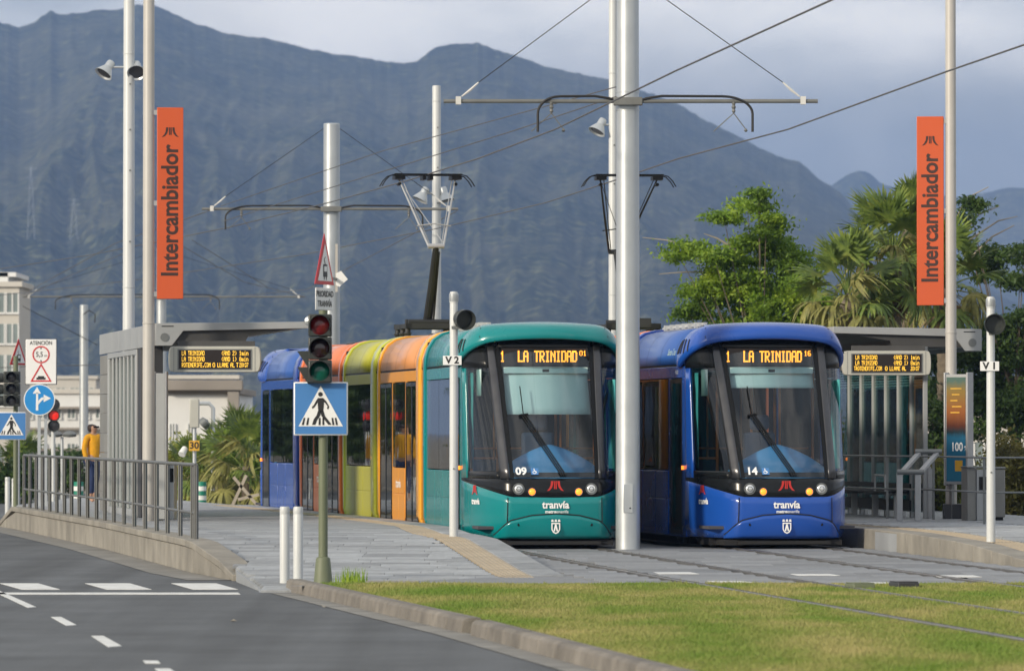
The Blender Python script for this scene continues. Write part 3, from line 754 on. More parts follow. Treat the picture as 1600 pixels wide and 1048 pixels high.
def snap(o, p):
    e = o.evaluated_get(bpy.context.evaluated_depsgraph_get()); ok, loc, nrm, _ = e.closest_point_on_mesh(p); return loc + nrm * .002
def cab(root, M, paint, roofp, bright, number, mate, blind_z, length, front=True):
    c = empty('cab', parent=root); c.matrix_local = M
    # apron, black band, glazing frame
    strip(-2, 2, .17, zband, 40, 6).build('apron', paint, c, smooth=60, solid=.03)
    def arch(t): a = abs(t); return float(np.interp(a, [0, .5, .95, 1.05, 1.15, 1.24], [.525, .50, .42, .34, .25, .19]))
    strip(-1.22, 1.22, .16, arch, 34, 6, off=.022).build('bumper', paint, c, smooth=60, solid=.05)
    b = MB()
    b.path([plan(t, arch(t) + .012, .018) for t in np.linspace(-1.22, 1.22, 41)], .009, 6); b.build('bumper_joint', 'under', c)
    for s in (-1, 1):
        b = MB(); b.path([plan(s * 1.0, z, .006) for z in np.linspace(.16, .775, 12)], .006, 6); b.build('apron_joint', 'under', c)
        b = MB(); p = plan(s * .76, .37, .02); b.disc((p[0], p[2]), .022, p[1] - .004, p[1] + .02, 14); b.build('tow_cover', 'black', c)
    strip(-2, 2, zband, 1.062, 40, 3).build('front_band', 'black_gloss', c, smooth=60, solid=.03)
    zt = 3.1
    for s in (-1, 1):
        # windscreen pillar
        strip(s * .955, s * 1.12, 1.065, 3.12, 4, 14, off=.012).build('windscreen_pillar', 'pillar_grey', c, smooth=50, solid=.03)
        # side cab window with its dark surround
        strip(s * 1.125, s * 1.80, 1.17, 2.72, 10, 10).build('side_window', 'cab_glass', c, smooth=60, fix=True)
        strip(s * 1.125, s * 1.80, 1.064, 1.168, 10, 1, off=.003).build('window_surround', 'black_gloss', c, solid=.02)
        strip(s * 1.125, s * 2.0, 2.722, 3.05, 10, 3, off=.003).build('corner_panel', 'black_gloss', c, smooth=60, solid=.02)
        strip(s * 1.80, s * 2.0, 1.064, 2.72, 4, 6, off=.004).build('corner_post', paint, c, smooth=60, solid=.04)
    strip(-.865, .865, 1.075, 3.03, 24, 20).build('windscreen', 'windscreen_glass', c, smooth=60)
    for s in (-1, 1): strip(s * .868, s * .952, 1.065, 3.03, 2, 14, off=.004).build('windscreen_edge', 'black', c, smooth=60)
    strip(-.93, .93, 2.735, 2.765, 12, 1, off=-.01).build('windscreen_bar', 'black', c, smooth=60)
    strip(-.93, .93, 3.03, 3.16, 12, 2, off=.0).build('brow_panel', 'black_gloss', c, smooth=60, solid=.02)
    strip(-.87, .87, 1.075, 1.15, 12, 1, off=-.005).build('sill_strip', 'black', c, smooth=60)
    # cowl over the windscreen, ending in a pod on each side
    def side(p1, p2, bulge, n=5):
        p1, p2 = Vector(p1), Vector(p2); o = []
        for k in range(1, n + 1):
            u = k / n; cc = Vector((p2.x - .05, p1.y + bulge * (p2.y - p1.y), p1.z + .25 * (p2.z - p1.z)))
            o.append(tuple((1 - u) ** 2 * p1 + 2 * u * (1 - u) * cc + u * u * p2))
        return o
    def frontrow(w_, y, dy, z, dz): return [(w_ * t, y + dy * t * t, z - dz * t * t) for t in (0, .33, .66, 1)]
    rows = []
    A = frontrow(.84, 1.10, .12, 3.15, .05); rows.append([(p[0] * .97, p[1] + .07, p[2] + .02) for p in A] + [(p[0] * .96, p[1] + .04, p[2] + .02) for p in side(A[-1], (1.245, 1.98, 2.72), .2)] + [(1.2, 2.3, 2.74), (1.19, 2.5, 2.77)])
    rows.append(A + side(A[-1], (1.275, 1.95, 2.70), .2) + [(1.235, 2.28, 2.72), (1.20, 2.5, 2.76)])
    A = frontrow(.86, 1.075, .13, 3.21, .05); rows.append(A + side(A[-1], (1.31, 1.93, 2.80), .2) + [(1.25, 2.28, 2.85), (1.205, 2.5, 2.9)])
    A = frontrow(.88, 1.10, .14, 3.30, .06); rows.append(A + side(A[-1], (1.27, 1.97, 2.93), .2) + [(1.225, 2.28, 2.99), (1.17, 2.5, 3.03)])
    A = frontrow(.9, 1.21, .16, 3.385, .03); rows.append(A + side(A[-1], (1.20, 2.04, 3.14), .2) + [(1.13, 2.3, 3.15), (1.09, 2.5, 3.18)])
    A = frontrow(.86, 1.45, .16, 3.425, .03); rows.append(A + side(A[-1], (1.06, 2.12, 3.30), .2) + [(1.0, 2.32, 3.28), (.96, 2.5, 3.29)])
    A = frontrow(.6, 1.8, .12, 3.43, .03); rows.append(A + side(A[-1], (.8, 2.2, 3.37), .2) + [(.8, 2.34, 3.36), (.78, 2.5, 3.36)])
    rows.append([(0.001 + .1 * k, 2.35 + .02 * k, 3.41) for k in range(9)] + [(.72, 2.46, 3.38), (.75, 2.5, 3.375)])
    rows = [list(r) for r in rows]
    n0 = min(len(r) for r in rows); rows = [r[:n0] for r in rows]
    cw = coarse(rows); cwo = cw.build('roof_cowl', roofp, c, smooth=180, solid=.05, sub=2)
    for s in (-1, 1):                                             # five slanted air slots
        for k in range(5):
            v = MB(); q = k * .17
            pa = Vector((s * 1.25, 1.62 + q, 3.20)); pb = Vector((s * 1.33, 1.50 + q, 2.97))
            v.path([snap(cwo, pa.lerp(pb, f)) for f in (0, .25, .5, .75, 1)], .014, 6); v.build('air_slot', 'under', c)
        v = MB(); v.path([snap(cwo, Vector(q_)) for q_ in ((s * .98, 1.22, 2.98), (s * 1.0, 1.28, 3.2), (s * .97, 1.42, 3.36), (s * .95, 1.7, 3.44), (s * .97, 2.0, 3.42), (s * 1.1, 2.3, 3.3), (s * 1.2, 2.42, 3.0))], .006, 5); v.build('cowl_joint', 'under', c)
    # lamps, wiper, prints
    for s in (-1, 1):
        for (xx, zz, r, mt, nm) in ((.545, .905, .072, 'headlamp', 'headlight'), (.35, .862, .05, 'lamp_amber', 'indicator')):
            p = plan(s * xx / .70, zz, 0); l = MB()
            l.lathe([(0, -.03), (r * .55, -.026), (r * .9, -.012), (r, .0)], (p[0], p[1] - .006, p[2]), (0, 1, 0), 24); h = l.build(nm, mt, c)
            g = MB(); g.ring((p[0], p[2]), r, r * 1.2, p[1] - .022, p[1] + .02, 28); g.build('lamp_bezel', 'steel_dark', c)
            if nm == 'headlight':
                g = MB(); g.ring((p[0], p[2]), r * .42, r * .5, p[1] - .036, p[1] - .02, 20); g.build('lamp_ring', 'black', c)
    wp = MB(); q = [(.14, 1.10), (-.18, 1.62), (-.40, 2.02)]
    for dx in (-.035, 0, .035):
        wp.path([Vector(plan((x + dx) / .74, z, .035)) for x, z in q], .011, 6)
    wp.path([Vector(plan(x / .74, z, .05)) for x, z in ((-.40, 2.0), (-.405, 2.25), (-.41, 2.44))], .008, 6)
    wp.path([Vector(plan(x / .74, z, .04)) for x, z in ((-.47, 2.0), (-.33, 2.02))], .02, 6)
    wp.build('wiper', 'black', c)
    lg = mlogo(.205, 0, .945, -.004, -.012)
    for i, v in enumerate(lg.v): lg.v[i] = (v[0], v[1] + plan(0, .95)[1], v[2])
    lg.build('emblem', 'logo_red', c, smooth=0)
    text('tranvía', .155, (0, -.012, .665), 'white_print', c, bold=.004, sx=.95)
    text('metro', .066, (-.075, -.012, .565), 'white_print', c, bold=.002); text('tenerife', .066, (.09, -.012, .565), 'white_print', c)
    cr = MB()                                                    # coat of arms: shield outline under a crown
    o_ = [(-.065, .40), (.065, .40), (.065, .30), (.04, .255), (0, .235), (-.04, .255), (-.065, .30)]
    i_ = [(x * .76, (z - .32) * .78 + .32) for x, z in o_]
    for k in range(7): cr.prism([o_[k], o_[(k + 1) % 7], i_[(k + 1) % 7], i_[k]], -.024, -.03)
    cr.prism([(-.01, .38), (.01, .38), (.035, .275), (.012, .275), (0, .33), (-.012, .275), (-.035, .275)], -.024, -.03)
    for x in (-.05, 0, .05): cr.prism([(x - .02, .415), (x + .02, .415), (x + .012, .45), (x - .012, .45)], -.024, -.03)
    crs = MB(); crs.v = [(x, y + plan(0, .33)[1] - .018, z) for x, y, z in cr.v]; crs.f = cr.f; crs.mi = cr.mi; crs.build('coat_of_arms', 'white_print', c, smooth=0)
    if front:
        p = plan(-.8, 1.13, .012)
        ang = -math.atan2(float(np.interp(1.4, *YF)) - float(np.interp(1.05, *YF)), .35)
        text(number, .17, (-.50, plan(-.7, 1.17, .014)[1], 1.165), 'white_print', c, rot=(R(90) + ang, 0, 0), bold=.006)
        pc = Vector((-.30, plan(-.42, 1.165, .02)[1], 1.165))
        g = MB(); g.box(-.055, .055, -.002, .002, -.055, .055); w_ = g.build('access_sticker', 'sign_blue', c, loc=pc); w_.rotation_euler = (ang, 0, 0)
        g = MB(); g.ring((-.005, -.015), .02, .028, -.003, -.006, 18); g.disc((-.01, .038), .009, -.003, -.006, 10); g.obox((-.008, -.004, .03), (-.002, -.004, -.002), .01, .003)
        g.obox((-.002, -.004, -.002), (.022, -.004, -.004), .003, .01); g.obox((.022, -.004, -.004), (.032, -.004, -.03), .01, .003)
        w_ = g.build('wheelchair_symbol', 'white_print', c, loc=pc, smooth=0); w_.rotation_euler = (ang, 0, 0)
    # destination display behind the glass
    ds = MB(); ya = plan(0, 2.88)[1] + .085
    ds.box(-.66, .66, ya, ya + .12, 2.765, 3.02); ds.build('destination_display', 'display_screen', c, smooth=0)
    ld = MB(); led(ld, 'LA TRINIDAD', -.41, 2.982, .0138, .0245, ya - .012, thick=.75)
    led(ld, '1', -.68, 2.975, .0136, .0235, ya - .012); led(ld, '01' if number == '09' else '16', .53, 2.985, .0095, .0115, ya - .012)
    ld.build('display_text', 'amber_head', c, smooth=0, fix=False)
    # cab interior
    cs = MB(); cs.grid(lambda u, v: (.92 * math.cos(math.pi * (1 - u)) * math.cos(v * math.pi / 2) ** .6, .72 - .28 * math.sin(math.pi * u) * math.cos(v * math.pi / 2), .95 + .62 * math.sin(math.pi * u) ** .55 * 1.0 * math.sin(v * math.pi / 2) ** .8), 24, 8)
    cs.build('driver_console', 'console', c, smooth=60)
    b = MB(); b.box(-.75, .75, .45, .5, .35, 1.02); b.box(-.75, .75, .5, 1.2, .93, 1.0); b.build('dashboard', 'interior', c)
    bl = MB(); f = lambda z: plan(0, z)[1] + .14
    bl.grid(lambda u, v: (-.64 + 1.28 * u, f(blind_z + (2.74 - blind_z) * v) + .03 * abs(2 * u - 1), blind_z + (2.74 - blind_z) * v), 6, 6); bl.build('sun_blind', 'blind', c, solid=.006)
    bh = MB(); bh.box(-.64, .64, f(2.66) - .05, f(2.66) - .02, 2.64, 2.73); bh.box(-.05, .05, f(2.68) - .07, f(2.68) - .052, 2.66, 2.70, 1); bh.build('blind_box', ['blind', 'black'], c)
    sb = MB(); sb.grid(lambda u, v: (-.98 - .03 * u, 1.15 + .35 * u, 2.3 + .4 * v), 2, 2); sb.build('side_blind', 'blind', c, solid=.005)
    cu = MB(); cu.grid(lambda u, v: (1.06 + .02 * math.sin(u * 30), 1.15 + .5 * u, 1.2 + 1.35 * v), 30, 3); cu.build('side_curtain', 'curtain_teal', c, solid=.004)
    cu = MB(); cu.grid(lambda u, v: (-1.07 + .015 * math.sin(u * 20), 1.45 + .3 * u - .35 * (1 - v) * (1 - u) * 0, 1.2 + 1.45 * v), 16, 3); cu.build('side_curtain', 'curtain_teal', c, solid=.004)
    se = MB(); se.box(-.26, .26, 1.5, 2.0, .85, .97); se.box(-.25, .25, 1.98, 2.1, .95, 1.75); se.box(-.15, .15, 1.97, 2.07, 1.78, 2.02); se.box(-.1, .1, 1.65, 1.85, .35, .85)
    se.build('driver_seat', 'seat_cloth', c, bevel=.05)
    b = MB()
    for x in (-.95, -.55, .35, .95): b.tube((x, 2.55, .34), (x, 2.55, 2.66), .022, n=8)
    b.tube((-.95, 2.55, 1.35), (-.55, 2.55, 1.35), .018, n=8); b.tube((.35, 2.55, 1.35), (.95, 2.55, 1.35), .018, n=8); b.tube((-1.0, 3.1, 1.5), (1.0, 3.1, 1.5), .016, n=8); b.tube((.1, 3.1, .34), (.1, 3.1, 2.66), .02, n=8); b.build('handrail', 'handrail_orange', c)
    b = MB(); b.box(-1.12, 1.12, .35, 1.8, .30, .345); b.build('cab_floor', 'interior_floor', c)
    b = MB(); b.box(-.8, .8, 1.35, 1.8, 2.70, 2.73); b.box(-.95,.95, 1.62, 2.2, 3.05, 3.08); b.build('cab_ceiling', 'interior', c)
    b = MB(); b.box(-1.0, 1.0, .9, 1.9, .05, .29); b.box(-.9, .9, .25, .89, .06, .14); b.box(-.7, .7, .12, .2, .075, .125); b.build('guard_shade_block', 'under', c)  # guard bar, plus black boxes added to stop light passing under the nose
    for s in (-1, 1):
        b = MB(); x = s * 1.205; b.box(min(x, x + s * .03), max(x, x + s * .03), 1.86, 1.92, 1.18, 1.24); b.build('side_marker', 'lamp_amber', c, bevel=.005)
    # emblem on the flank of the apron
    for s in (-1,):
        lo = mlogo(.19, 0, 0, 0, -.004); o = lo.build('emblem', 'logo_red', c, smooth=0); pa = Vector(plan(s * 1.62, .88, .008)); o.location = pa; th = math.atan2(plan(s * 1.72, .8)[1] - plan(s * 1.52, .8)[1], plan(s * 1.72, .8)[0] - plan(s * 1.52, .8)[0])
        rz_ = th + math.pi
        o.rotation_euler = (0, 0, rz_)
        text('tranvía', .13, Vector(plan(s * 1.60, .71, .008)), 'white_print', c, rot=(R(90), 0, rz_), bold=.003)
    # straight part of the car
    module_body(c, 1.8, length, paint, bright, [(2.02, 2.95, 'door'), (3.12, length - .55, 'window')], [(length - (.27 if front else .5), length - .02)])
    text('Santa Cruz', .15, (-1.172, 3.0, 2.98), 'grey_print', c, rot=(R(72), 0, R(-90)))
    text('%s-C1' % number, .09, (-1.206, 2.45, 2.665), 'white_print', c, rot=(R(90), 0, R(-90)))
    wheels(c, 3.6)
    return c
def wheels(c, y):
    for dy in (-.8, .8):
        for s in (-1, 1):
            b = MB(); b.lathe([(0, -.05), (.24, -.05), (.27, -.03), (.295, 0), (.29, .05), (.31, .06), (.31, .075), (0, .075)], (s * .75, y + dy, .3), (-s, 0, 0), 24); b.build('wheel', 'steel_dark', c)
    b = MB(); b.box(-.85, .85, y - 1.2, y + 1.2, .14, .29); b.build('bogie', 'under', c)

def pantograph(c, y, zroof, zhead, lean):
    p = empty('pantograph', (0, y, 0), parent=c)
    kz = 4.98
    b = MB()
    for s in (-1, 1):
        b.box(min(s * .38, s * .48), max(s * .38, s * .48), -.75, .75, zroof + .18, zroof + .26)
        for yy in (-.6, 0, .6): b.lathe([(.05, 0), (.07, .03), (.05, .06), (.07, .09), (.05, .12), (.05, .18)], (s * .43, yy, zroof), n=10)
    b.box(-.48, .48, -.75, -.67, zroof + .18, zroof + .27); b.box(-.48, .48, .67, .75, zroof + .18, zroof + .27); b.box(-.48, .48, -.06, .06, zroof + .17, zroof + .26)
    b.box(-.3, .3, lean * .45, lean * .45 + .2, zroof + .2, zroof + .36); b.tube((-.36, -lean * .2, zroof + .3), (.36, -lean * .2, zroof + .3), .05, n=10)
    b.build('base', 'equipment', p)
    b = MB(); b.path([(0, lean * .0, zroof + .25), (0, -lean * .55, (kz + zroof) / 2 + .1), (0, -lean * 1.05, kz)], [.085, .07, .055], 10)
    b.path([(.09, -lean * .15, zroof + .3), (.06, -lean * 1.0, kz - .1)], .018, 6); b.build('lower_arm', 'equipment', p)
    b = MB(); b.tube((-.14, -lean * 1.05, kz), (.14, -lean * 1.05, kz), .045, n=10)
    for s in (-1, 1):
        b.path([(s * .13, -lean * 1.05, kz), (s * .33, -lean * .5, (kz + zhead) / 2), (s * .50, 0, zhead - .1)], [.021, .019, .014], 8)
        b.path([(s * .10, -lean * 1.02, kz + .02), (s * .44, 0, zhead - .1)], .008, 6)
    b.path([(-.3, -lean * .8, kz + .36), (0, -lean * .8, kz + .4), (.3, -lean * .8, kz + .36)], .012, 6)
    b.path([(-.5, 0, zhead - .12), (.14, -lean * 1.0, kz + .05)], .006, 5); b.build('upper_arm', 'steel_bar' if lean > 0 else 'equipment', p)
    b = MB()
    for dy in (-.16, .16):
        b.box(-.60, .60, dy - .02, dy + .02, zhead - .03, zhead)
        for s in (-1, 1): b.path([(s * .58, dy, zhead - .015), (s * .68, dy, zhead - .04), (s * .76, dy, zhead - .12), (s * .82, dy, zhead - .22)], .011, 6)
    for s in (-1, 1):
        b.box(s * .5 - .09, s * .5 + .09, -.19, .19, zhead - .1, zhead - .04); b.tube((s * .5, -.1, zhead - .18), (s * .5, .1, zhead - .18), .03, n=8)
    b.box(.02, .08, -.19, .19, zhead - .11, zhead - .035); b.box(-.1, -.04, -.19, .19, zhead - .11, zhead - .035); b.build('collector_head', 'black', p)

def make_tram(cf, y_nose, colours, number, rear_number, blind_z, lean, zhead, label):
    lens = [7.05, 5.8, 4.45, 5.8, 7.05]; gap = .36
    pts = [y_nose]; y = y_nose
    for Lm in lens:
        acc = 0; q = y
        while acc < Lm: acc += .01 * math.hypot(1, (cf(q + .01) - cf(q)) / .01); q += .01
        y = q; pts.append(y)
    joints = [Vector((cf(q), q, 0)) for q in pts]
    def frame(a, b):
        d = (b - a).normalized(); ang = math.atan2(-d.x, d.y); return Matrix.Translation(a) @ Matrix.Rotation(ang, 4, 'Z')
    F0 = frame(joints[0], joints[1]); root = empty('tram', F0.to_translation(), F0.to_euler().z, label, 'tram', 'articulated trams at the stop'); inv = F0.inverted()
    names = colours
    P_ = {'teal': ('teal', 'teal', 'teal'), 'orange': ('tram_orange', 'tram_orange_roof', 'tram_orange_bright'), 'lime': ('tram_lime', 'tram_lime', 'tram_lime_bright'),
          'red': ('tram_red', 'tram_red_roof', 'tram_red_bright'), 'blue': ('tram_blue', 'tram_blue', 'tram_blue_dark')}
    a = P_[names[0]]; cab(root, Matrix.Identity(4), a[0], a[1], a[2], number, None, blind_z, lens[0] - gap / 2)
    for k in (1, 2, 3):
        M = inv @ frame(joints[k], joints[k + 1]); a = P_[names[k]]; c = empty('car_section', parent=root); c.matrix_local = M; Lm = lens[k]
        e0, e1 = gap / 2, Lm - gap / 2
        if k == 2: ops = [(e0 + .45, e1 - .45, 'window')]
        else: ops = [(e0 + .32, e0 + 1.82, 'door'), (e0 + 1.95, e1 - 1.95, 'window'), (e1 - 1.82, e1 - .32, 'door')]
        module_body(c, e0, e1, a[0], a[2], ops, [(e0 + .01, e0 + (.5 if k < 3 else .2)), (e1 - .2, e1 - .01)])
        if k == 2:
            pantograph(c, Lm / 2, 3.38, zhead, lean); wheels(c, Lm / 2)
        else:
            if k in (1, 3): text('tranvía', .22, (-1.218, Lm / 2, .9), 'white_print', c, rot=(R(90), 0, R(-90)))
        for (q0, q1, hh) in ((.9, 2.2, .14), (Lm - 2.3, Lm - 1.0, .18)):
            if k != 2:
                b = MB(); b.box(-.45, .45, q0, q1, 3.36, 3.385 + hh * .2); b.build('roof_unit', 'equipment', c, bevel=.02)
    M = inv @ frame(joints[5], joints[4]); a = P_[names[4]]; cab(root, M, a[0], a[1], a[2], rear_number, None, 2.4, lens[4] - gap / 2, front=False)
    for k in range(1, 5):
        M = inv @ frame(joints[k], (joints[k] + (joints[min(k + 1, 5)] - joints[k - 1]).normalized())); c = MB()
        for q in range(5):
            ya = -gap / 2 - .06 + q * (gap + .12) / 5; yb = ya + (gap + .12) / 5; s_ = 1.10
            for (za, zb) in ((.25, 3.2),):
                c.box(-s_, s_, ya, (ya + yb) / 2, za, zb); c.box(-s_ + .04, s_ - .04, (ya + yb) / 2, yb, za + .03, zb - .03)
        o = c.build('bellows', 'under', root); o.matrix_local = M
    # clutter on the roof of the front section
    
    b = MB(); b.tube((-.7, 3.2, 3.40), (-.7, 6.2, 3.40), .02); b.tube((-.62, 3.2, 3.42), (-.62, 6.2, 3.42), .02)
    for q in range(6): b.box(-.76, -.56, 3.3 + q * .5, 3.36 + q * .5, 3.36, 3.45)
    b.build('roof_cable_tray', 'equipment_light', root)
    return root
make_tram(C1, 84.9, ['teal', 'orange', 'lime', 'red', 'blue'], '09', '09', 2.02, 1, 6.28, 'articulated tram with green front and orange, lime, red and blue cars, number 09')
make_tram(C2, 85.1, ['blue', 'red', 'lime', 'orange', 'teal'], '14', '14', 2.42, -1.8, 6.28, 'articulated tram with bright blue front, number 14, right of the steel mast')

# ------------------------------------------------------------------ overhead line
def pole_obj(name, r0, r1, h, m, parent, n=24, z0=0, joints=()):
    b = MB(); b.lathe([(r0, z0), (r1, h), (r1 * .9, h + .02), (0, h + .025)], n=n)
    o = b.build(name, m, parent)
    for z in joints:
        r = r0 + (r1 - r0) * (z - z0) / (h - z0); j = MB(); j.lathe([(r, z - .012), (r + .006, z - .008), (r + .006, z + .008), (r, z + .012)], n=n); j.build('weld_ring', m, parent)
    return o
def catenary(px, d, top, r0, r1, base, arm_z, xl, xr, label, wires, arc=True, m='galvanised'):
    X = (px - 800) * d / F; t = empty('catenary_mast', (X, d, 0), 0, label, 'mast', 'overhead line masts between the tracks')
    pole_obj('mast', r0, r1, top, m, t, z0=base, joints=(arm_z + .15, arm_z - .12))
    b = MB(); b.tube((xl, -r0 - .05, arm_z), (xr, -r0 - .05, arm_z), .032, n=10); b.build('cross_arm', 'arm_grey', t)
    b = MB(); b.box(-r1 - .05, r1 + .05, -r0 - .10, -r0 * .5, arm_z - .06, arm_z + .06); b.build('bracket', 'arm_grey', t, bevel=.01)
    for s, xe in ((-1, xl), (1, xr)):
        x1 = xe - s * .22
        b = MB(); b.path([(s * r1, -.05, top - .1), (x1 - s * .3, -r0 - .05, arm_z + .28)], .007, 5); b.build('stay_wire', 'cable', t)
        b = MB(); b.path([(x1 - s * .3, -r0 - .05, arm_z + .28), (x1 - s * .18, -r0 - .05, arm_z + .17), (x1 - s * .05, -r0 - .05, arm_z + .07)], [.012, .022, .012], 6); b.box(x1 - .04, x1 + .04, -r0 - .1, -r0, arm_z - .05, arm_z + .07); b.build('tensioner', 'insulator', t)
    b = MB(); b.box(-.07, .07, -r0 - .004, -r0 + .05, .55, .98); b.build('access_door', m, t, bevel=.004); MB().disc((.03, .62), .012, -r0 - .01, -r0 - .004, 10).build('lock', 'black', t)
    if arc:
        for s, xw in zip((-1, 1), wires):
            b = MB(); z = arm_z
            pp = [(s * r1 * .9, -r0 - .06, z + .0), (s * .28, -r0 - .09, z + .04), (s * .5, -r0 - .09, z + .075), (xw * .8, -r0 - .09, z + .07)]
            for q in np.linspace(.15, 1, 8): pp.append((xw * .8 + xw * .26 * math.sin(q * math.pi / 2), -r0 - .09, z + .07 - .26 * (1 - math.cos(q * math.pi / 2))))
            pp.append((xw * 1.06, -r0 - .09, z - .46)); b.path(pp, .019, 8)
            b.build('feeder_cable', 'cable', t)
            b = MB(); xa = xw * .9; b.lathe([(.012, 0), (.03, -.03), (.02, -.06), (.035, -.09), (.02, -.12), (.03, -.15), (.01, -.18)], (xa, -r0 - .06, z), n=8)
            b.path([(xa, -r0 - .06, z - .18), (xa - .30, -r0 - .06, z - .45)], .008, 5); b.path([(xa, -r0 - .06, z - .18), (xa + .18, -r0 - .06, z - .42)], .008, 5); b.lathe([(.012, 0), (.03, .02), (.012, .05)], (xa + .18, -r0 - .06, z - .46), n=8); b.build('wire_hanger', 'arm_grey', t)
    return t
catenary(981, 85.0, 8.6, .183, .165, 0, 6.68, -2.75, 2.83, 'thick pale steel mast standing between the green and the blue tram fronts', (-1.27, 1.75))
catenary(518, 125.6, 8.55, .19, .18, -.1, 6.67, -2.85, 2.8, 'pale steel mast rising behind the traffic signal and multicoloured tram', (-2.2, 1.9))
catenary(252, 206, 8.4, .19, .17, -.1, 6.66, -5.0, 5.2, 'distant steel mast with wide arm behind the left banner', (-3.6, 2.0))
for (pxm, d, yt, lab) in ((131, 205, 477, 'slim grey pole beyond the woman in yellow, left of the shelter'), (387, 140, 521, None)):
    if lab:
        t = empty('line_pole', ((pxm - 800) * d / F, d, 0), 0, lab, 'pole'); pole_obj('mast', .17, .15, CH + (HZ - yt) * d / F, 'galvanised', t)
        b = MB(); b.path([(0, -.2, 6.0), (.2, -.2, 6.15), (.42, -.2, 6.0), (.4, -.2, 5.7)], .02, 6); b.path([(-2.2, -.2, 6.3), (.5, -.2, 4.9)], .012, 5); b.build('feeder_cable', 'cable', t)
# distant cross wires
def wire(pts, r, label, group='overhead wires', n=6, name='overhead_wire', m='wire'):
    o = MB().path(pts, r * .88, n).build(name, m, label=label, cat='wire', group=group); return o
def track_wire(cf, z, st, label, stag=0.0):
    ys_ = [30, 40, 50, 60, 72, 85, 94, 102, 112, 125.6, 145, 170, 206]
    wire([(cf(y) + stag * math.sin(y * .06), y, z(y)) for y in ys_], .0135, label)
zw = lambda y: 6.27 if y > 84 else 6.27 + (84 - y) * .004
track_wire(C1, zw, 0, 'contact wire over the left track above the green tram')
track_wire(C2, zw, 0, 'contact wire over the right track above the blue tram')
wire([P(965, 135, 86), P(600, 235, 110), P(345, 322, 125.6)], .01, 'thin feeder wire from the thick mast down to the second mast')
wire([P(965, 150, 86), P(800, 205, 95), P(350, 345, 125)], .01, 'second thin wire below the feeder, left of the thick mast')
wire([P(330, 328, 126), P(180, 380, 160), P(35, 460, 206)], .012, 'far contact wire left of the second mast')
wire([P(713, 330, 126), P(480, 452, 190), P(300, 470, 206)], .012, 'far wire crossing low behind the second mast')
wire([P(155, 500, 200), P(250, 330, 150), P(330, 326, 126)], .01, 'steep far wire behind the left banner') if False else None
wire([P(300, 375, 170), P(420, 450, 190), P(478, 464, 206)], .012, 'far stay wire sloping down right behind the shelter')
wire([P(286, 385, 170), P(380, 440, 190), P(470, 462, 206)], .012, 'far stay wire just below its twin behind the shelter')
wire([P(40, 462, 206), P(110, 430, 190), P(195, 395, 180)], .012, 'far stay wire rising to the white lamp post')
wire([P(-20, 575, 200), P(60, 572, 200), P(155, 570, 200)], .018, 'low far wire behind the road signs on the left')

# ------------------------------------------------------------------ lamp posts
def spot(parent, loc, dirv):
    b = MB(); d = Vector(dirv).normalized()
    b.lathe([(0, -.16), (.07, -.16), (.085, -.12), (.085, -.02), (.1, 0), (.18, .14), (.19, .16), (.175, .16), (.09, .05)], loc, d, 20); s = b.build('spotlight', 'galvanised', parent)
    g = MB(); g.lathe([(0, .13), (.172, .13)], loc, d, 20); g.build('lamp_glass', 'lens_dark', s)
def lamp_post(px, d, r, z0, h, spots, label):
    t = empty('lamp_post', ((px - 800) * d / F, d, 0), 0, label, 'lamp post', 'tall white lamp posts with spotlights')
    pole_obj('mast', r, r * .82, h, 'white_pole', t, z0=z0, joints=(4.6, 9.2) if h > 9.5 else (4.6,))
    for z in (2.9, 5.5, 6.9, 7.7, 8.6): MB().lathe([(0, .0), (.02, .0), (.02, .012), (0, .012)], (r * .25, -r * .95, z), (0, -1, 0), 8).build('bolt', 'steel_dark', t)
    for (dx, z, dv) in spots:
        b = MB(); b.tube((0, -.02, z), (dx, -.02, z), .022, n=8); b.build('bracket', 'galvanised', t); spot(t, (dx, -.04, z - .02), dv)
lamp_post(201, 112, .125, 0, 12.5, [(-.42, P(0, 105, 112)[2], (-.5, -.4, -.8)), (.15, P(0, 105, 112)[2], (.05, -.75, -.65))], 'tall white lamp post with two spotlights beside the left banner')
lamp_post(682, 128, .115, -.1, P(0, 135, 128)[2], [(-.30, P(0, 302, 128)[2], (-.45, -.15, -.85)), (.18, P(0, 302, 128)[2], (.25, -.15, -.9))], 'white lamp post with two spotlights behind the multicoloured tram')
lamp_post(958, 118, .10, -.1, 12.8, [(-.27, P(0, 195, 118)[2], (-.45, -.3, -.85))], 'white lamp post with one spotlight right behind the thick mast')

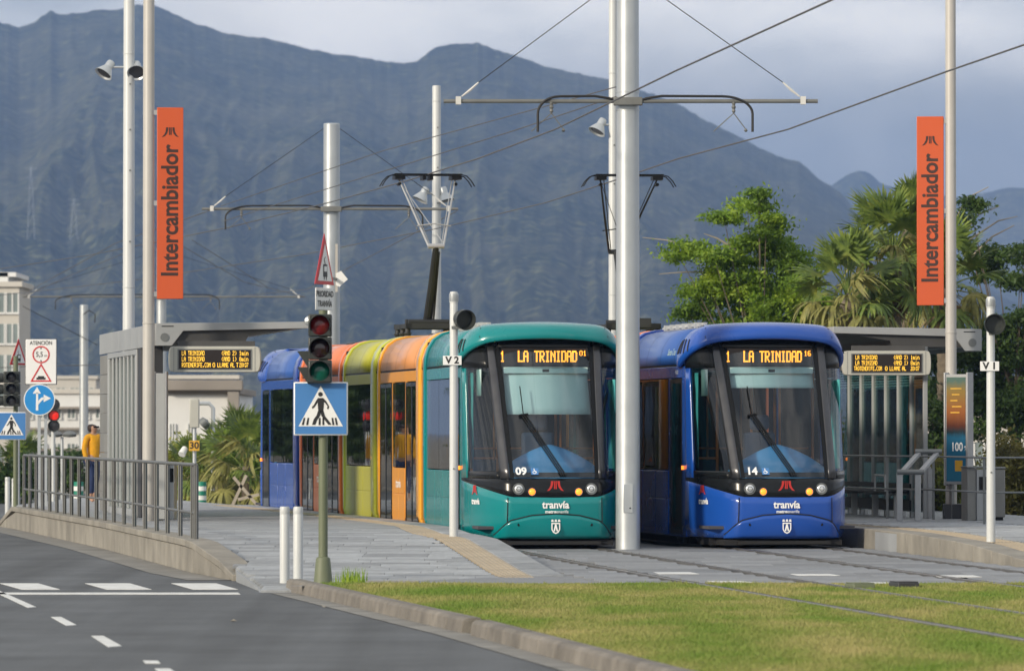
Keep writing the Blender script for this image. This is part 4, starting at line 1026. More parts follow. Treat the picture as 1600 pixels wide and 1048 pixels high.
# ------------------------------------------------------------------ banners
def banner(px_pole, d, r, side, x0, x1, y0, y1, lab_pole, lab_ban, h, zbase, jz, mid):
    X = (px_pole - 800) * d / F
    t = empty('banner_pole', (X, d, 0), 0, lab_pole, 'pole', 'poles carrying the orange banners')
    pole_obj('pole', r, r * .9, h, mid, t, z0=zbase, joints=(jz,))
    s = d / F; bw = (x1 - x0) * s; z1, z0 = CH + (HZ - y0) * s, CH + (HZ - y1) * s
    cx = ((x0 + x1) / 2 - 800) * s
    b = empty('banner', (cx, d, z0), R(6) * side, lab_ban, 'banner', 'orange stop banners')
    MB().box(-bw / 2, bw / 2, -.035, .035, 0, z1 - z0).build('board', 'banner_orange', b, bevel=.008)
    text('Intercambiador', .385, (.005, -.037, (z1 - z0) * .46), 'banner_print', b, rot=(R(90), R(-90), 0), bold=.010, sx=.905)
    lo = mlogo(.215, 0, (z1 - z0) * .87, -.036, -.039); lo.build('emblem', 'banner_print', b, smooth=0)
    for z in (.08, (z1 - z0) / 2, z1 - z0 - .08):
        m_ = MB(); xs = -side * bw / 2 if False else (-bw / 2 if side > 0 else bw / 2); m_.box(min(xs, xs - side * .07), max(xs, xs - side * .07), -.02, .02, z - .04, z + .04); m_.build('clamp', 'steel_bar', b)
banner(232, 93.2, .10, 1, 245, 286, 168, 467, 'beige round pole at the left shelter carrying an orange banner', 'orange banner reading Intercambiador on the left pole', 10.5, .28, CH + (HZ - 505) * 93.2 / F, 'beige_pole')
banner(1486, 95.5, .095, -1, 1433, 1475, 182, 477, 'grey round pole at the right shelter carrying an orange banner', 'orange banner reading Intercambiador in front of the palms', 11, .28, CH + (HZ - 520) * 95.5 / F, 'beige_pole')

# ------------------------------------------------------------------ shelters
SH = .155
def disp(px0, px1, py0, py1, d, rows, label):
    s = d / F; cx = ((px0 + px1) / 2 - 800) * s; w_ = (px1 - px0) * s; z1, z0 = CH + (HZ - py0) * s, CH + (HZ - py1) * s; h = z1 - z0
    t = empty('departure_display', (cx, d, z0), 0, label, 'display', 'departure displays under the shelter roofs')
    c = MB()
    poly = []
    e = .09
    poly = [(-w_ / 2 + e, 0), (w_ / 2 - e, 0)] + [(w_ / 2 - e + e * max(0, math.cos(a)) ** .45, h / 2 + h / 2 * math.sin(a)) for a in np.linspace(-1.57, 1.57, 11)] + [(w_ / 2 - e, h), (-w_ / 2 + e, h)] + [(-w_ / 2 + e - e * max(0, math.cos(a)) ** .45, h / 2 + h / 2 * math.sin(a)) for a in np.linspace(1.57, -1.57, 11)]
    c.prism(poly, 0, .28); c.build('casing', 'display_case', t, bevel=.01)
    for x in (-w_ / 2 + e, w_ / 2 - e):
        MB().box(x - .004, x + .004, -.003, 0, .01, h - .01).build('casing_joint', 'steel_dark', t, smooth=0)
    sx0, sx1 = -w_ / 2 + .17, w_ / 2 - .16
    MB().box(sx0 - .02, sx1 + .02, -.008, -.001, .035, h - .045).build('screen_frame', 'steel_dark', t, smooth=0)
    MB().box(sx0, sx1, -.011, -.0085, .05, h - .06).build('screen', 'display_screen', t, smooth=0)
    rh = (h - .13) / 3; ld = MB(); pz = rh * .78 / 7
    for k, row in enumerate(rows):
        z = h - .075 - k * rh; W = sx1 - sx0 - .06
        for (s_, fx, fw) in row:
            led(ld, s_, sx0 + .03 + fx * W, z, fw * W / (6 * len(s_) - 1), pz, -.0125, fill=.82)
    ld.build('display_text', 'amber', t, smooth=0, fix=False)
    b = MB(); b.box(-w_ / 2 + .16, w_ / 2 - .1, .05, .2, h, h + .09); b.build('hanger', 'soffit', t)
    return t
rowsA = [[('LA TRINIDAD', 0.02, .33), ('(AND 2)', .6, .22), ('1min', .86, .13)], [('LA TRINIDAD', 0.02, .33), ('(AND 1)', .6, .22), ('8min', .86, .13)],
         [('ROTENERIFE.COM', .02, .42), ('O', .47, .035), ('LLAME', .54, .16), ('AL', .73, .06), ('T', .815, .03), ('20:07', .86, .13)]]
rowsB = [rowsA[0], rowsA[1], [('TROTENERIFE.COM', .0, .42), ('O', .47, .035), ('LLAME', .54, .16), ('AL', .73, .06), ('20:07', .86, .13)]]
def shelter(X, d, s, label, zt, opn):
    rz = math.atan(SH)
    t = empty('tram_shelter', (X, d, .3), rz, label, 'shelter', 'tram stop shelters')
    def q(mb): mb.v = [(s * x, y, z) for x, y, z in mb.v]; return mb
    z = zt - .3
    # end fascia: block with loudspeaker, then the thin edge of the cantilever
    f = MB(); f.prism([(0, z), (2.55, z + .035), (2.55, z - .075), (.46, z - .125), (.27, z - .37), (0, z - .37)], 0, .06); q(f).build('fascia', 'shelter_grey', t, bevel=.006)
    f = MB(); f.disc((.15, z - .23), .07, -.012, .0, 24); q(f).build('loudspeaker', 'steel_dark', t)
    f = MB(); f.box(.1, .3, -.004, 0, z - .055, z - .04); q(f).build('drain_slot', 'black', t)
    L_ = 11
    f = MB(); f.prism([(.0, z - .002), (2.54, z + .032), (2.54, z - .07), (.47, z - .12), (.3, z - .30), (0, z - .30)], .061, L_); q(f).build('roof', 'shelter_grey', t, bevel=.01)
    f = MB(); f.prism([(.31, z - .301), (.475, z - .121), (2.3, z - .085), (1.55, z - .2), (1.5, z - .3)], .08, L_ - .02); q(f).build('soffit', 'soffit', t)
    # rear band of panels
    k = 0; y = .062
    while y < L_:
        f = MB(); f.box(-.03, -.001, y + .005, min(y + 1.36, L_) - .005, z - .37, z - .005); q(f).build('fascia_panel', 'shelter_grey', t, bevel=.004); y += 1.365
    if opn == 'slats':
        for i in range(2):
            for j in range(8):
                f = MB(); f.box(-.02, .06, 9.25 + i * .88 + .004, 9.25 + (i + 1) * .88 - .004, .02 + j * .355, .02 + (j + 1) * .355 - .008); q(f).build('tile', 'shelter_tile', t, bevel=.004)
        f = MB(); f.box(-.03, .08, 9.12, 9.24, .0, z - .38); f.box(-.03, .08, 3.25, 3.42, 0, z - .38); f.box(-.03, .08, 3.42, 9.12, z - .47, z - .38); f.box(-.03, .08, 3.42, 9.12, .0, .12)
        q(f).build('wall_frame', 'shelter_grey', t, bevel=.005)
        n = 8
        for i in range(n):
            y = 3.55 + i * (5.45 / (n - 1))
            f = MB(); f.box(-.028, .004, y - .06, y + .07, .125, z - .475); q(f).build('slat', 'shelter_grey', t, bevel=.004)
        for i in range(4):
            f = MB(); f.box(.07, .08, 3.43 + i * 1.42, 3.43 + (i + 1) * 1.42 - .03, .125, z - .475); q(f).build('glass_pane', 'shelter_glass', t, smooth=0)
        f = MB(); f.box(.05, .09, 3.43, 9.1, 1.9, z - .48); q(f).build('blind', 'shelter_grey', t) if False else None
        f = MB(); f.box(.0, .17, .5, .8, 0, z - .31); f.box(-.01, .05, 2.6, 3.24, 0, z - .375); q(f).build('column', 'shelter_dark', t, bevel=.01)
    else:
        ys_ = [0.0, 1.0, 2.0, 3.0, 4.0, 5.0, 6.0, 7.0, 8.0, 9.0, 10.0]
        for y in ys_:
            f = MB(); f.box(.93, 1.0, y - .03, y + .05, 0, z - .3); q(f).build('post', 'shelter_grey', t, bevel=.006)
            f = MB(); f.prism([(.86, 0), (.86, .82), (.93, .95), (.93, 0)], y - .05, y + .07); q(f).build('post_bracket', 'steel_bar', t, bevel=.005)
        for y in ys_[:-1]:
            f = MB(); f.box(.955, .967, y + .055, y + .965, .1, z - .62); q(f).build('glass_pane', 'shelter_glass', t, smooth=0)
            f = MB()
            for k2 in range(7): f.box(.952, .955, y + .055, y + .965, z - .95 + k2 * .045, z - .93 + k2 * .045)
            q(f).build('frosted_stripe', 'grey_print', t, smooth=0)
            f = MB(); f.box(.95, .99, y + .055, y + .965, z - .6, z - .3); q(f).build('header_panel', 'shelter_grey', t, bevel=.004)
    return t
shelter((243 - 800) * 94 / F, 94, 1, 'grey tram shelter with slatted rear wall on the left platform', CH + (HZ - 505) * 94 / F, 'slats')
disp(263, 407, 541, 581, 93.6, rowsA, 'amber departure display under the roof of the left shelter')
shelter((1533 - 800) * 96 / F, 96, -1, 'grey tram shelter with glass rear screen on the right platform', CH + (HZ - 514) * 96 / F, 'glass')
disp(1316, 1455, 548, 586, 95.6, rowsB, 'amber departure display under the roof of the right shelter')

# left shelter furniture
def poster_mat():
    m = mat('poster', (.5, .3, .1), .3, var=0); t = m.node_tree; b = t.nodes['Principled BSDF']
    co = t.nodes.new('ShaderNodeTexCoord'); sp = t.nodes.new('ShaderNodeSeparateXYZ'); r = t.nodes.new('ShaderNodeValToRGB'); r.color_ramp.interpolation = 'LINEAR'
    n = t.nodes.new('ShaderNodeTexNoise'); n.inputs['Scale'].default_value = 9
    ma = t.nodes.new('ShaderNodeMath'); ma.operation = 'MULTIPLY_ADD'; ma.inputs[1].default_value = .06
    e = r.color_ramp.elements; e[0].position = 0; e[0].color = (.015, .15, .25, 1); e[1].position = 1; e[1].color = (.07, .13, .11, 1)
    for p, c_ in ((.45, (.015, .13, .24, 1)), (.5, (.012, .03, .04, 1)), (.56, (.08, .02, .01, 1)), (.7, (.24, .08, .02, 1)), (.9, (.22, .15, .04, 1))):
        q = e.new(p); q.color = c_
    t.links.new(co.outputs['Generated'], sp.inputs[0]); t.links.new(co.outputs['Generated'], n.inputs['Vector']); t.links.new(n.outputs[0], ma.inputs[0]); t.links.new(sp.outputs['Z'], ma.inputs[2]); t.links.new(ma.outputs[0], r.inputs[0])
    for l in list(b.inputs['Base Color'].links): t.links.remove(l)
    t.links.new(r.outputs[0], b.inputs['Base Color']); b.inputs['Emission Strength'].default_value = 0
poster_mat()
def totem(px, d, w_, z0, z1, rz, label, poster):
    t = empty('poster_case', ((px - 800) * d / F, d, .3), rz, label, 'poster case')
    b = MB(); b.box(-w_ / 2, w_ / 2, 0, .14, z0, z1); b.build('case', 'shelter_grey', t, bevel=.01)
    for x in (-w_ / 2 - .03, w_ / 2 + .0): MB().box(x, x + .03, -.02, .16, z0 - .02, z1 + .03).build('side_frame', 'steel_bar', t, bevel=.006)
    if poster:
        MB().box(-w_ / 2 + .02, w_ / 2 - .02, -.006, -.001, z0 + .05, z1 - .05).build('poster', 'poster', t, smooth=0)
        text('100', .2, (.02, -.009, z0 + .62), 'white_print', t, sx=.8, bold=.004); text('%', .11, (.2, -.009, z0 + .6), 'white_print', t)
        for k in range(5): MB().box(-w_ / 2 + .1 + .03 * (k % 2), w_ / 2 - .1 - .04 * (k % 3), -.009, -.0065, z1 - .25 - k * .1, z1 - .23 - k * .1).build('print_line', 'sign_yellow', t, smooth=0)
        MB().box(-.02, .13, -.009, -.0065, z0 + .22, z0 + .4).build('print_block', 'sign_yellow', t, smooth=0)
    for x in (-w_ / 2 + .05, w_ / 2 - .1): MB().box(x, x + .05, .03, .1, 0, z0).build('leg', 'steel_dark', t)
    return t
totem(250, 93.6, .17, .02, 2.42, R(-4), 'tall plain grey board beside the beige pole at the left shelter', False)
t = empty('ticket_machine', ((264 - 800) * 94.8 / F, 94.8, .3), R(-5), 'small white cabinet behind the railing at the left shelter', 'cabinet')
MB().box(-.09, .09, 0, .35, 0, .92).build('housing', 'galvanised', t, bevel=.01); MB().box(-.08, .08, -.006, -.001, .62, .85).build('screen', 'black_gloss', t, smooth=0); MB().box(-.12, .12, -.01, .36, .92, .95).build('lid', 'steel_dark', t, bevel=.004)

# right shelter furniture
totem(1494, 95.2, .42, .58, 2.42, R(-38), 'lit poster case with orange and blue advert at the right shelter', True)
b = MB(); x = (1492 - 800) * 95.6 / F; b.prism([(x - .2, .3), (x + .2, .3), (x + .2, .52), (x + .1, .55), (x - .2, .55)], 95.3, 95.75); b.build('pole_plinth', 'shelter_dark', bevel=.01, label='dark plinth round the foot of the right banner pole', cat='plinth')
t = empty('ticket_machine', ((1526 - 800) * 93.5 / F, 93.5, .3), R(10), 'grey ticket cabinet left of the V 1 signal post', 'cabinet')
MB().box(-.16, -.01, 0, .4, 0, .86).build('side_panel', 'shelter_tile', t, bevel=.008); MB().box(-.008, .2, -.03, .4, 0, .84).build('door', 'shelter_grey', t, bevel=.008); MB().box(-.17, .21, -.04, .41, .862, .89).build('lid', 'steel_dark', t, bevel=.004); MB().box(.03, .16, -.036, -.031, .5, .72).build('screen', 'black_gloss', t, smooth=0)
t = empty('litter_bin', ((1558 - 800) * 93.8 / F, 93.8, .3), 0, 'dark grey litter bin right of the V 1 signal post', 'bin')
MB().box(-.13, .13, 0, .34, .05, .84).build('body', 'shelter_tile', t, bevel=.015); MB().box(-.14, .14, -.01, .35, .845, .88).build('lid', 'steel_dark', t, bevel=.008); MB().box(-.1, .1, .05, .3, 0, .05).build('base', 'black', t)
# bench and leaning rail
def sh_pt(x, y, z): rz = math.atan(SH); X0 = (1533 - 800) * 96 / F; return Vector((X0 + (-x) * math.cos(rz) - y * math.sin(rz), 96 + (-x) * math.sin(rz) + y * math.cos(rz), .3 + z))
t = empty('bench', sh_pt(1.3, .6, 0), math.atan(SH), 'long black bench in front of the glass screen', 'bench')
for k in range(4): MB().box(-.18 + k * .1, -.1 + k * .1, 0, 5.6, .42, .455).build('seat_slat', 'black', t, bevel=.006)
MB().box(.2, .23, 0, 5.6, .12, .3).build('back_rail', 'black', t); MB().box(.2, .23, 0, 5.6, .5, .58).build('back_rail', 'black', t)
for y in (.2, 1.9, 3.6, 5.3):
    MB().box(-.15, .2, y, y + .06, .38, .42).build('support', 'steel_dark', t); MB().box(-.02, .08, y, y + .06, 0, .38).build('leg', 'steel_bar', t)
MB().path([(-.2, .1, .45), (-.2, .1, .72), (-.2, .9, .72), (-.2, .9, .45)], .018, 8).build('armrest', 'steel_bar', t)
t = empty('leaning_rail', ((1432 - 800) * 93.2 / F, 93.2, .3), 0, 'angled grey steel leaning rail beside the bench on the right platform', 'rail')
for x, dz in ((-.28, 0), (.02, 0)):
    MB().obox((x, 0, 0), (x, 0, .78), .1, .06).build('post', 'steel_bar', t, bevel=.008); MB().obox((x, 0, .75), (x + .36, .6, 1.1), .08, .06).build('strut', 'steel_bar', t, bevel=.008)
MB().tube((-.32, -.02, .80), (.12, -.02, .80), .045).build('lower_bar', 'steel_dark', t); MB().tube((.02, .6, 1.13), (.46, .6, 1.13), .045).build('upper_bar', 'steel_dark', t)

# ------------------------------------------------------------------ signal posts V1 and V2
def vpost(px, base_y, top_y, zb, txt, label, dx, label2):
    d = (CH - zb) * F / (base_y - HZ); s = d / F; X = (px - 800) * s; h = (base_y - top_y) * s
    t = empty('tram_signal', (X, d, zb), 0, label, 'signal post', 'white tram signal posts')
    pole_obj('post', .062, .055, h, 'white_pole', t, joints=(h - .12,))
    MB().lathe([(.06, h - .12), (.066, h - .1), (.066, h - .01), (.05, h), (0, h)]).build('cap', 'galvanised', t)
    MB().lathe([(0, .1), (.1, .1), (.12, .05), (.135, -.02), (.13, -.1), (.145, -.17), (.135, -.17), (.12, -.1), (.11, -.04), (0, -.04)], (dx, -.06, h - .36), (0, 1, 0) if dx < .08 else (-.35, 1, .12), 24).build('signal_head', 'housing', t)
    MB().box(-.03, dx + .03, -.07, .03, h - .50, h - .46).build('bracket', 'steel_dark', t)
    pl = empty('sign_plate', (0, 0, 0), parent=t)
    zc = h - (563 - 458) * s if txt == 'V 2' else h - (572 - 466) * s
    MB().box(-.15, .11, -.075, -.069, zc - .065, zc + .065).build('plate', 'sign_white', pl, bevel=.004)
    text(txt, .135, (-.02, -.078, zc), 'sign_black', pl, bold=.004)
    MB().disc((0, .95), .012, -.07, -.05, 10).build('screw', 'steel_dark', t)
vpost(709, 838, 458, .29, 'V 2', 'white post with black round signal and V 2 plate beside the green tram', .12, '')
vpost(1548, 846, 466, .25, 'V 1', 'white post with black round signal and V 1 plate on the right platform', .04, '')

# ------------------------------------------------------------------ front traffic signal with its signs
def tri(r, cx=0, cz=0): return [(cx - r * .5, cz - r * .289), (cx + r * .5, cz - r * .289), (cx, cz + r * .577)]
def head3(parent, x, z0, z1, w_, lenses, dp=.2, hood=.16, yo=-.28):
    n = 3; h = (z1 - z0) / n
    for k in range(n):
        zc = z0 + h * (k + .5)
        MB().box(x - w_ / 2, x + w_ / 2, yo, yo + dp, z0 + h * k + .003, z0 + h * (k + 1) - .003).build('signal_box', 'housing', parent, bevel=.015)
        r = min(h, w_) * .42
        MB().lathe([(0, -.035), (r * .5, -.03), (r * .9, -.012), (r, 0)], (x, yo, zc), (0, 1, 0), 24).build('lens', lenses[k], parent)
        v = MB(); A0 = -.5
        v.grid(lambda u, w2: (x + (r + .012) * math.cos(A0 + (math.pi + 1.0) * u), yo - (hood * (.45 + .55 * math.sin(math.pi * u))) * w2, zc + (r + .012) * math.sin(A0 + (math.pi + 1.0) * u)), 18, 2)
        v.build('visor', 'housing', parent, solid=.008)
def crossing_sign(loc, w_, rz, label, sq=1):
    t = empty('crossing_sign', loc, rz, label, 'road sign', 'blue pedestrian crossing signs')
    h = w_ * sq
    MB().box(-w_ / 2, w_ / 2, 0, .03, 0, h).build('back_plate', 'sign_white', t, bevel=.015)
    b = w_ * .025; MB().box(-w_ / 2 + b, w_ / 2 - b, -.004, -.001, b, h - b).build('blue_field', 'sign_blue', t, smooth=0)
    MB().prism([(-w_ * .41, h * .17), (w_ * .41, h * .17), (0, h * .93)], -.008, -.005).build('white_triangle', 'sign_white', t, smooth=0)
    f = MB(); k = w_
    def Q(*p): f.prism([(a * k, c * h) for a, c in p], -.012, -.009)
    f.disc((-.005 * k, .77 * h), .042 * k, -.012, -.009, 18)
    Q((-.05, .70), (.045, .70), (.06, .60), (.045, .45), (-.045, .45), (-.055, .58))
    Q((-.05, .70), (-.055, .62), (-.115, .53), (-.15, .50), (-.165, .53), (-.125, .57), (-.09, .64))
    Q((.045, .70), (.10, .64), (.155, .54), (.14, .49), (.115, .50), (.125, .55), (.08, .61), (.05, .63))
    Q((-.05, .46), (.01, .46), (-.01, .37), (-.065, .29), (-.10, .20), (-.16, .20), (-.13, .30), (-.075, .38))
    Q((-.01, .46), (.05, .46), (.08, .36), (.15, .27), (.20, .20), (.14, .20), (.095, .26), (.015, .36))
    f.build('walking_figure', 'sign_black', t, smooth=0)
    for x in (-.33, -.25, -.02, .05, .235, .30):
        g = MB(); g.prism([((x - .02) * k, .195 * h), ((x + .018) * k, .195 * h), ((x + .03 * (1 if x < 0 else -1) * abs(x) * 3 + .015) * k, .33 * h), ((x + .03 * (1 if x < 0 else -1) * abs(x) * 3 - .015) * k, .33 * h)], -.012, -.009)
        g.build('stripe', 'sign_black', t, smooth=0)
    return t
d0 = (CH - 0) * F / (906 - HZ); s0 = d0 / F; X0 = (505 - 800) * s0
def zz(py, s=s0, z=CH): return z + (HZ - py) * s
t = empty('traffic_light', (X0, d0, -.03), 0, 'three lamp traffic light on green post with tram warning signs', 'traffic light')
MB().lathe([(.115, 0), (.11, .03), (.085, .28), (.075, .30), (.055, .31), (.052, zz(450)), (.0, zz(450) + .02)], n=20).build('post', 'green_pole', t)
head3(t, -.03, zz(594), zz(487), .275, ['lens_green', 'lens_red_off', 'lens_red'])
for z in (zz(558), zz(583)):
    MB().prism([(-.168, z + .1), (-.30, z + .1), (-.168, z - .1)], -.25, -.12).build('side_visor', 'housing', t)
MB().lathe([(0, -.05), (.05, -.03), (.06, .03), (0, .06)], (-.17, .1, zz(497)), (0, 1, 0), 12).build('rear_lamp', 'galvanised', t)
crossing_sign((X0 - .01 - .015, d0 - .12, zz(680)), .64, 0, 'blue square pedestrian crossing sign on the green signal post', .985)
# triangular warning sign seen obliquely
def tri_sign(loc, r, rz, label, sub=True, group='red bordered tram warning signs'):
    t = empty('warning_sign', loc, rz, label, 'road sign', group)
    MB().prism(tri(r, 0, r * .289), 0, .012).build('plate', 'sign_red', t, bevel=.01)
    MB().prism(tri(r * .72, 0, r * .27), -.006, -.002).build('white_field', 'sign_white', t, smooth=0)
    g = MB(); g.box(-r * .10, r * .10, -.01, -.007, r * .13, r * .34); g.box(-r * .07, -r * .04, -.01, -.007, r * .08, r * .13); g.box(r * .04, r * .07, -.01, -.007, r * .08, r * .13)
    g.obox((0, -.0085, r * .34), (-r * .06, -.0085, r * .42), r * .012, .003); g.obox((-r * .06, -.0085, r * .42), (0, -.0085, r * .47), r * .012, .003); g.build('tram_symbol', 'sign_black', t, smooth=0)
    g = MB(); g.box(-r * .07, r * .07, -.0125, -.0105, r * .22, r * .31); g.build('symbol_window', 'sign_white', t, smooth=0)
    return t
tri_sign((X0 + .02, d0 - .1, zz(445)), .70, R(73) , 'red and white triangle with tram symbol above the traffic light')
t = empty('sign_plate', (X0 + .02, d0 - .08, zz(485)), R(62), 'white plate reading PRIORIDAD TRANVIA above the traffic light', 'road sign')
MB().box(-.205, .205, 0, .015, 0, .265).build('plate', 'sign_white', t, bevel=.008); text('PRIORIDAD', .10, (0, -.003, .19), 'sign_black', t, sx=.78, bold=.001); text('TRANVÍA', .10, (0, -.003, .075), 'sign_black', t, sx=.8, bold=.001)
t = empty('direction_plate', (X0 + .2, d0 + .35, zz(435) ), 0, 'small white diamond plate beside the triangle sign', 'road sign')
MB().prism([(-.02, -.09), (.08, .0), (-.0, .1), (-.06, .07), (-.06, -.07)], 0, .01).build('plate', 'sign_white', t); MB().box(-.07, -.04, .01, .04, -.15, .42).build('stem', 'beige_pole', t); MB().obox((-.05, .03, .0), (-.2, -.3, .02), .03, .03).build('bracket', 'steel_dark', t)

def bollard(px, by, ty, w_, zb, label, group):
    d = (CH - zb) * F / (by - HZ); s = d / F; h = (by - ty) * s
    t = empty('bollard', ((px - 800) * s, d, zb), 0, label, 'bollard', group); r = w_ * s / 2
    MB().lathe([(r, -.02), (r, h - .1), (r * .97, h - .095), (r * .97, h - .085), (r, h - .08), (r, h - .02), (r * .9, h), (0, h)], n=24).build('tube', 'white_pole', t)
    return t
bollard(445, 908, 791, 15.5, -.03, 'left of the two white bollards next to the green signal post', 'pair of white bollards by the signal post')
bollard(466, 906, 791, 15.5, -.03, 'right of the two white bollards next to the green signal post', 'pair of white bollards by the signal post')
bollard(12, 808, 745, 8, -.12, 'white bollard at the far left, nearer the picture edge', 'white bollards at the far kerb')
bollard(22, 803, 747, 7, -.12, 'white bollard at the far left, nearer the railing', 'white bollards at the far kerb')

# ------------------------------------------------------------------ railing on the platform wall
t = empty('railing', (WX(76.6) + .16, 76.6, .3), 0, 'long grey steel railing on the platform wall beside the road', 'railing')
ox, oy = WX(76.6) + .16, 76.6
PX = [322, 301.5, 282, 262, 245, 227, 210, 194, 178, 164, 151, 137, 124, 112, 101, 89, 78, 67, 57, 47, 38]
ylist = np.linspace(76.6, 111, 800); pxl = [800 + (WX(y) + .16) * F / y for y in ylist]
pts = [float(np.interp(-p, [-q for q in pxl], ylist)) for p in PX]
def rp(y, z): return (WX(y) + .16 - ox, y - oy, z)
pm = MB().box(-.03, .03, -.008, .008, 0, 1.0).mesh('post', 'rail_grey', 0)
for k, y in enumerate(pts):
    for dx in (-.012, .012):
        o = bpy.data.objects.new('post', pm); col.objects.link(o); o.parent = t; o.location = (rp(y, 0)[0] + dx, y - oy, 0); o.rotation_euler = (0, 0, R(62)); o.scale = (.9, 1, 1)
MB().path([rp(y, 1.01) for y in pts], .026, 10).build('top_rail', 'rail_grey', t)
MB().path([rp(y, .36) for y in pts], .02, 10).build('middle_rail', 'rail_grey', t)
t = empty('railing', (7.4, 96, .3), 0, 'dark steel railing behind the right platform beside the bushes', 'railing')
for x, y in ((0.07, -6), (.9, -6.3), (1.8, -6.6), (-1.1, -.5), (-.4, -1.5)): MB().box(x - .02, x + .02, y, y + .04, 0, 1.05).build('post', 'steel_dark', t)
for z in (.5, 1.05): MB().path([(-2.2, 5, z), (-1.1, -.5, z), (-.4, -1.5, z), (.07, -6, z), (1.8, -6.6, z)], .018, 6).build('rail', 'steel_dark', t)

# ------------------------------------------------------------------ far left signs and signals
def at0(px, d, z=-.12): return ((px - 800) * d / F, d, z)
D = 112.; s = D / F
t = empty('information_sign', at0(64, D), 0, 'white ATENCION height limit sign above the round blue arrow sign', 'road sign')
b = MB(); b.box(-.07, -.01, .05, .09, 0, 3.55); b.box(.06, .12, .05, .09, 0, 3.2); b.build('post', 'galvanised', t)
zc0, zc1 = zz(600, s) + .12, zz(530, s) + .12; w_ = 48 * s
MB().box(-w_ / 2, w_ / 2, 0, .02, zc0, zc1).build('plate', 'sign_white', t, bevel=.02)
MB().box(-w_ / 2 - .01, w_ / 2 + .01, .021, .04, zc0 - .01, zc1 + .01).build('plate_edge', 'sign_black', t, bevel=.02)
text('ATENCIÓN', .105, (0, -.004, zc1 - .075), 'sign_black', t, sx=.82, bold=.001)
c_ = zc1 - .30; MB().ring((0, c_), .145, .17, -.008, -.001, 32).build('red_ring', 'sign_red', t, smooth=0); text('5,5', .14, (-.03, -.004, c_), 'sign_black', t, bold=.001, sx=.85); text('m', .08, (.095, -.004, c_ - .02), 'sign_black', t)
for q in (1, -1): MB().prism([(-.02, c_ + q * .135), (.02, c_ + q * .135), (0, c_ + q * .10)], -.004, -.001).build('arrow_mark', 'sign_black', t, smooth=0)
b = MB(); b.v = []; o = tri(.42, 0, zc0 + .17); i = tri(.33, 0, zc0 + .172)
for k in range(3): b.prism([o[k], o[(k + 1) % 3], i[(k + 1) % 3], i[k]], -.008, -.001)
b.build('red_triangle', 'sign_red', t, smooth=0); b = MB(); b.box(-.09, .09, -.006, -.001, zc0 + .09, zc0 + .13); b.box(-.06, .06, -.006, -.001, zc0 + .131, zc0 + .16); b.build('vehicle_symbol', 'sign_black', t, smooth=0)
t = empty('arrow_sign', (at0(62, D)[0], D - .08, 0), 0, 'round blue sign with white straight on and turn right arrows', 'road sign')
zc = zz(624.5, s); r_ = 24.5 * s
MB().disc((0, zc), r_, 0, .02, 40).build('plate', 'sign_white', t); MB().disc((0, zc), r_ * .94, -.004, -.001, 40).build('blue_disc', 'sign_blue2', t, smooth=0)
a_ = MB()
def A(*p): a_.prism([(x * r_, zc + z * r_) for x, z in p], -.008, -.005)
A((-.22, -.68), (-.06, -.68), (-.08, .45), (-.2, .45)); A((-.42, .40), (.1, .40), (-.14, .82)); A((-.06, -.30), (-.06, -.06), (.12, .14), (.30, .17), (.30, .02), (.18, -.02)); A((.28, -.14), (.28, .34), (.74, .10))
a_.build('arrows', 'sign_white', t, smooth=0)
t = empty('traffic_light', at0(20, 114), 0, 'black traffic light at the far left picture edge', 'traffic light')
sd_ = 114 / F; MB().tube((0.05, .1, 0), (.05, .1, 3.4), .05).build('post', 'green_pole', t); head3(t, 0, zz(635, sd_) + .12, zz(580, sd_) + .12, .33, ['lens_dark'] * 3)
for k in range(3): MB().lathe([(.1, 0), (.11, .25), (.1, .25), (0, .02)], (-.2, .1, zz(626 - k * 18, sd_) + .12), (-1, 0, 0), 14).build('side_lens_hood', 'housing', t)
crossing_sign((at0(18, 113)[0], 113.0, zz(687, 113 / F)), .58, 0, 'blue square crossing sign at the far left under the black signal', .95)
tri_sign((at0(29, 116)[0], 116, zz(570, 116 / F)), .62, R(60), 'small red and white triangle left of the ATENCION sign')
MB().tube(at0(29, 116.1), P(29, 530, 116.1), .03).build('sign_post', 'galvanised', label='thin grey post behind the black far left signal', cat='post')
t = empty('traffic_light', at0(83, 122), 0, 'small traffic light showing red behind the blue arrow sign', 'traffic light')
sd_ = 122 / F; MB().tube((0, .05, 0), (0, .05, 2.3), .045).build('post', 'white_pole', t)
for k, (zy, m_) in enumerate(((632, 'lens_dark'), (649, 'lamp_red'), (665, 'lens_dark'))):
    zc = zz(zy, sd_) + .12; MB().lathe([(0, .1), (.12, .08), (.13, -.02), (.13, -.1), (.12, -.1), (.11, -.02), (0, -.02)], (.02, 0, zc), (0, 1, 0), 18).build('signal_head', 'housing', t); MB().lathe([(0, -.03), (.1, -.02)], (.02, -.0, zc), (0, 1, 0), 18).build('lens', m_, t)
t = empty('dish_lamp', at0(97, 150), 0, 'pair of grey round lamps behind the small red signal', 'lamp'); MB().tube((0, 0, 0), (0, 0, 1.75), .04).build('post', 'galvanised', t)
for x in (-.17, .2): MB().lathe([(0, -.06), (.17, -.04), (.19, .02), (.1, .1), (0, .12)], (x, 0, 1.8), (0, 0, 1), 16).build('lamp_bowl', 'steel_dark', t)
def stripe_post(px, by, ty, d, label):
    t = empty('marker_post', at0(px, d), 0, label, 'marker post', 'green and white striped marker posts'); s_ = d / F; h = (by - ty) * s_; z0 = CH + (HZ - by) * s_ + .12
    for k in range(5): MB().lathe([(.0, z0 + h * k / 5), (.11, z0 + h * k / 5), (.11, z0 + h * (k + 1) / 5 - .004), (0, z0 + h * (k + 1) / 5)], n=16).build('band', 'plastic_green' if k % 2 == 0 else 'plastic_white', t)
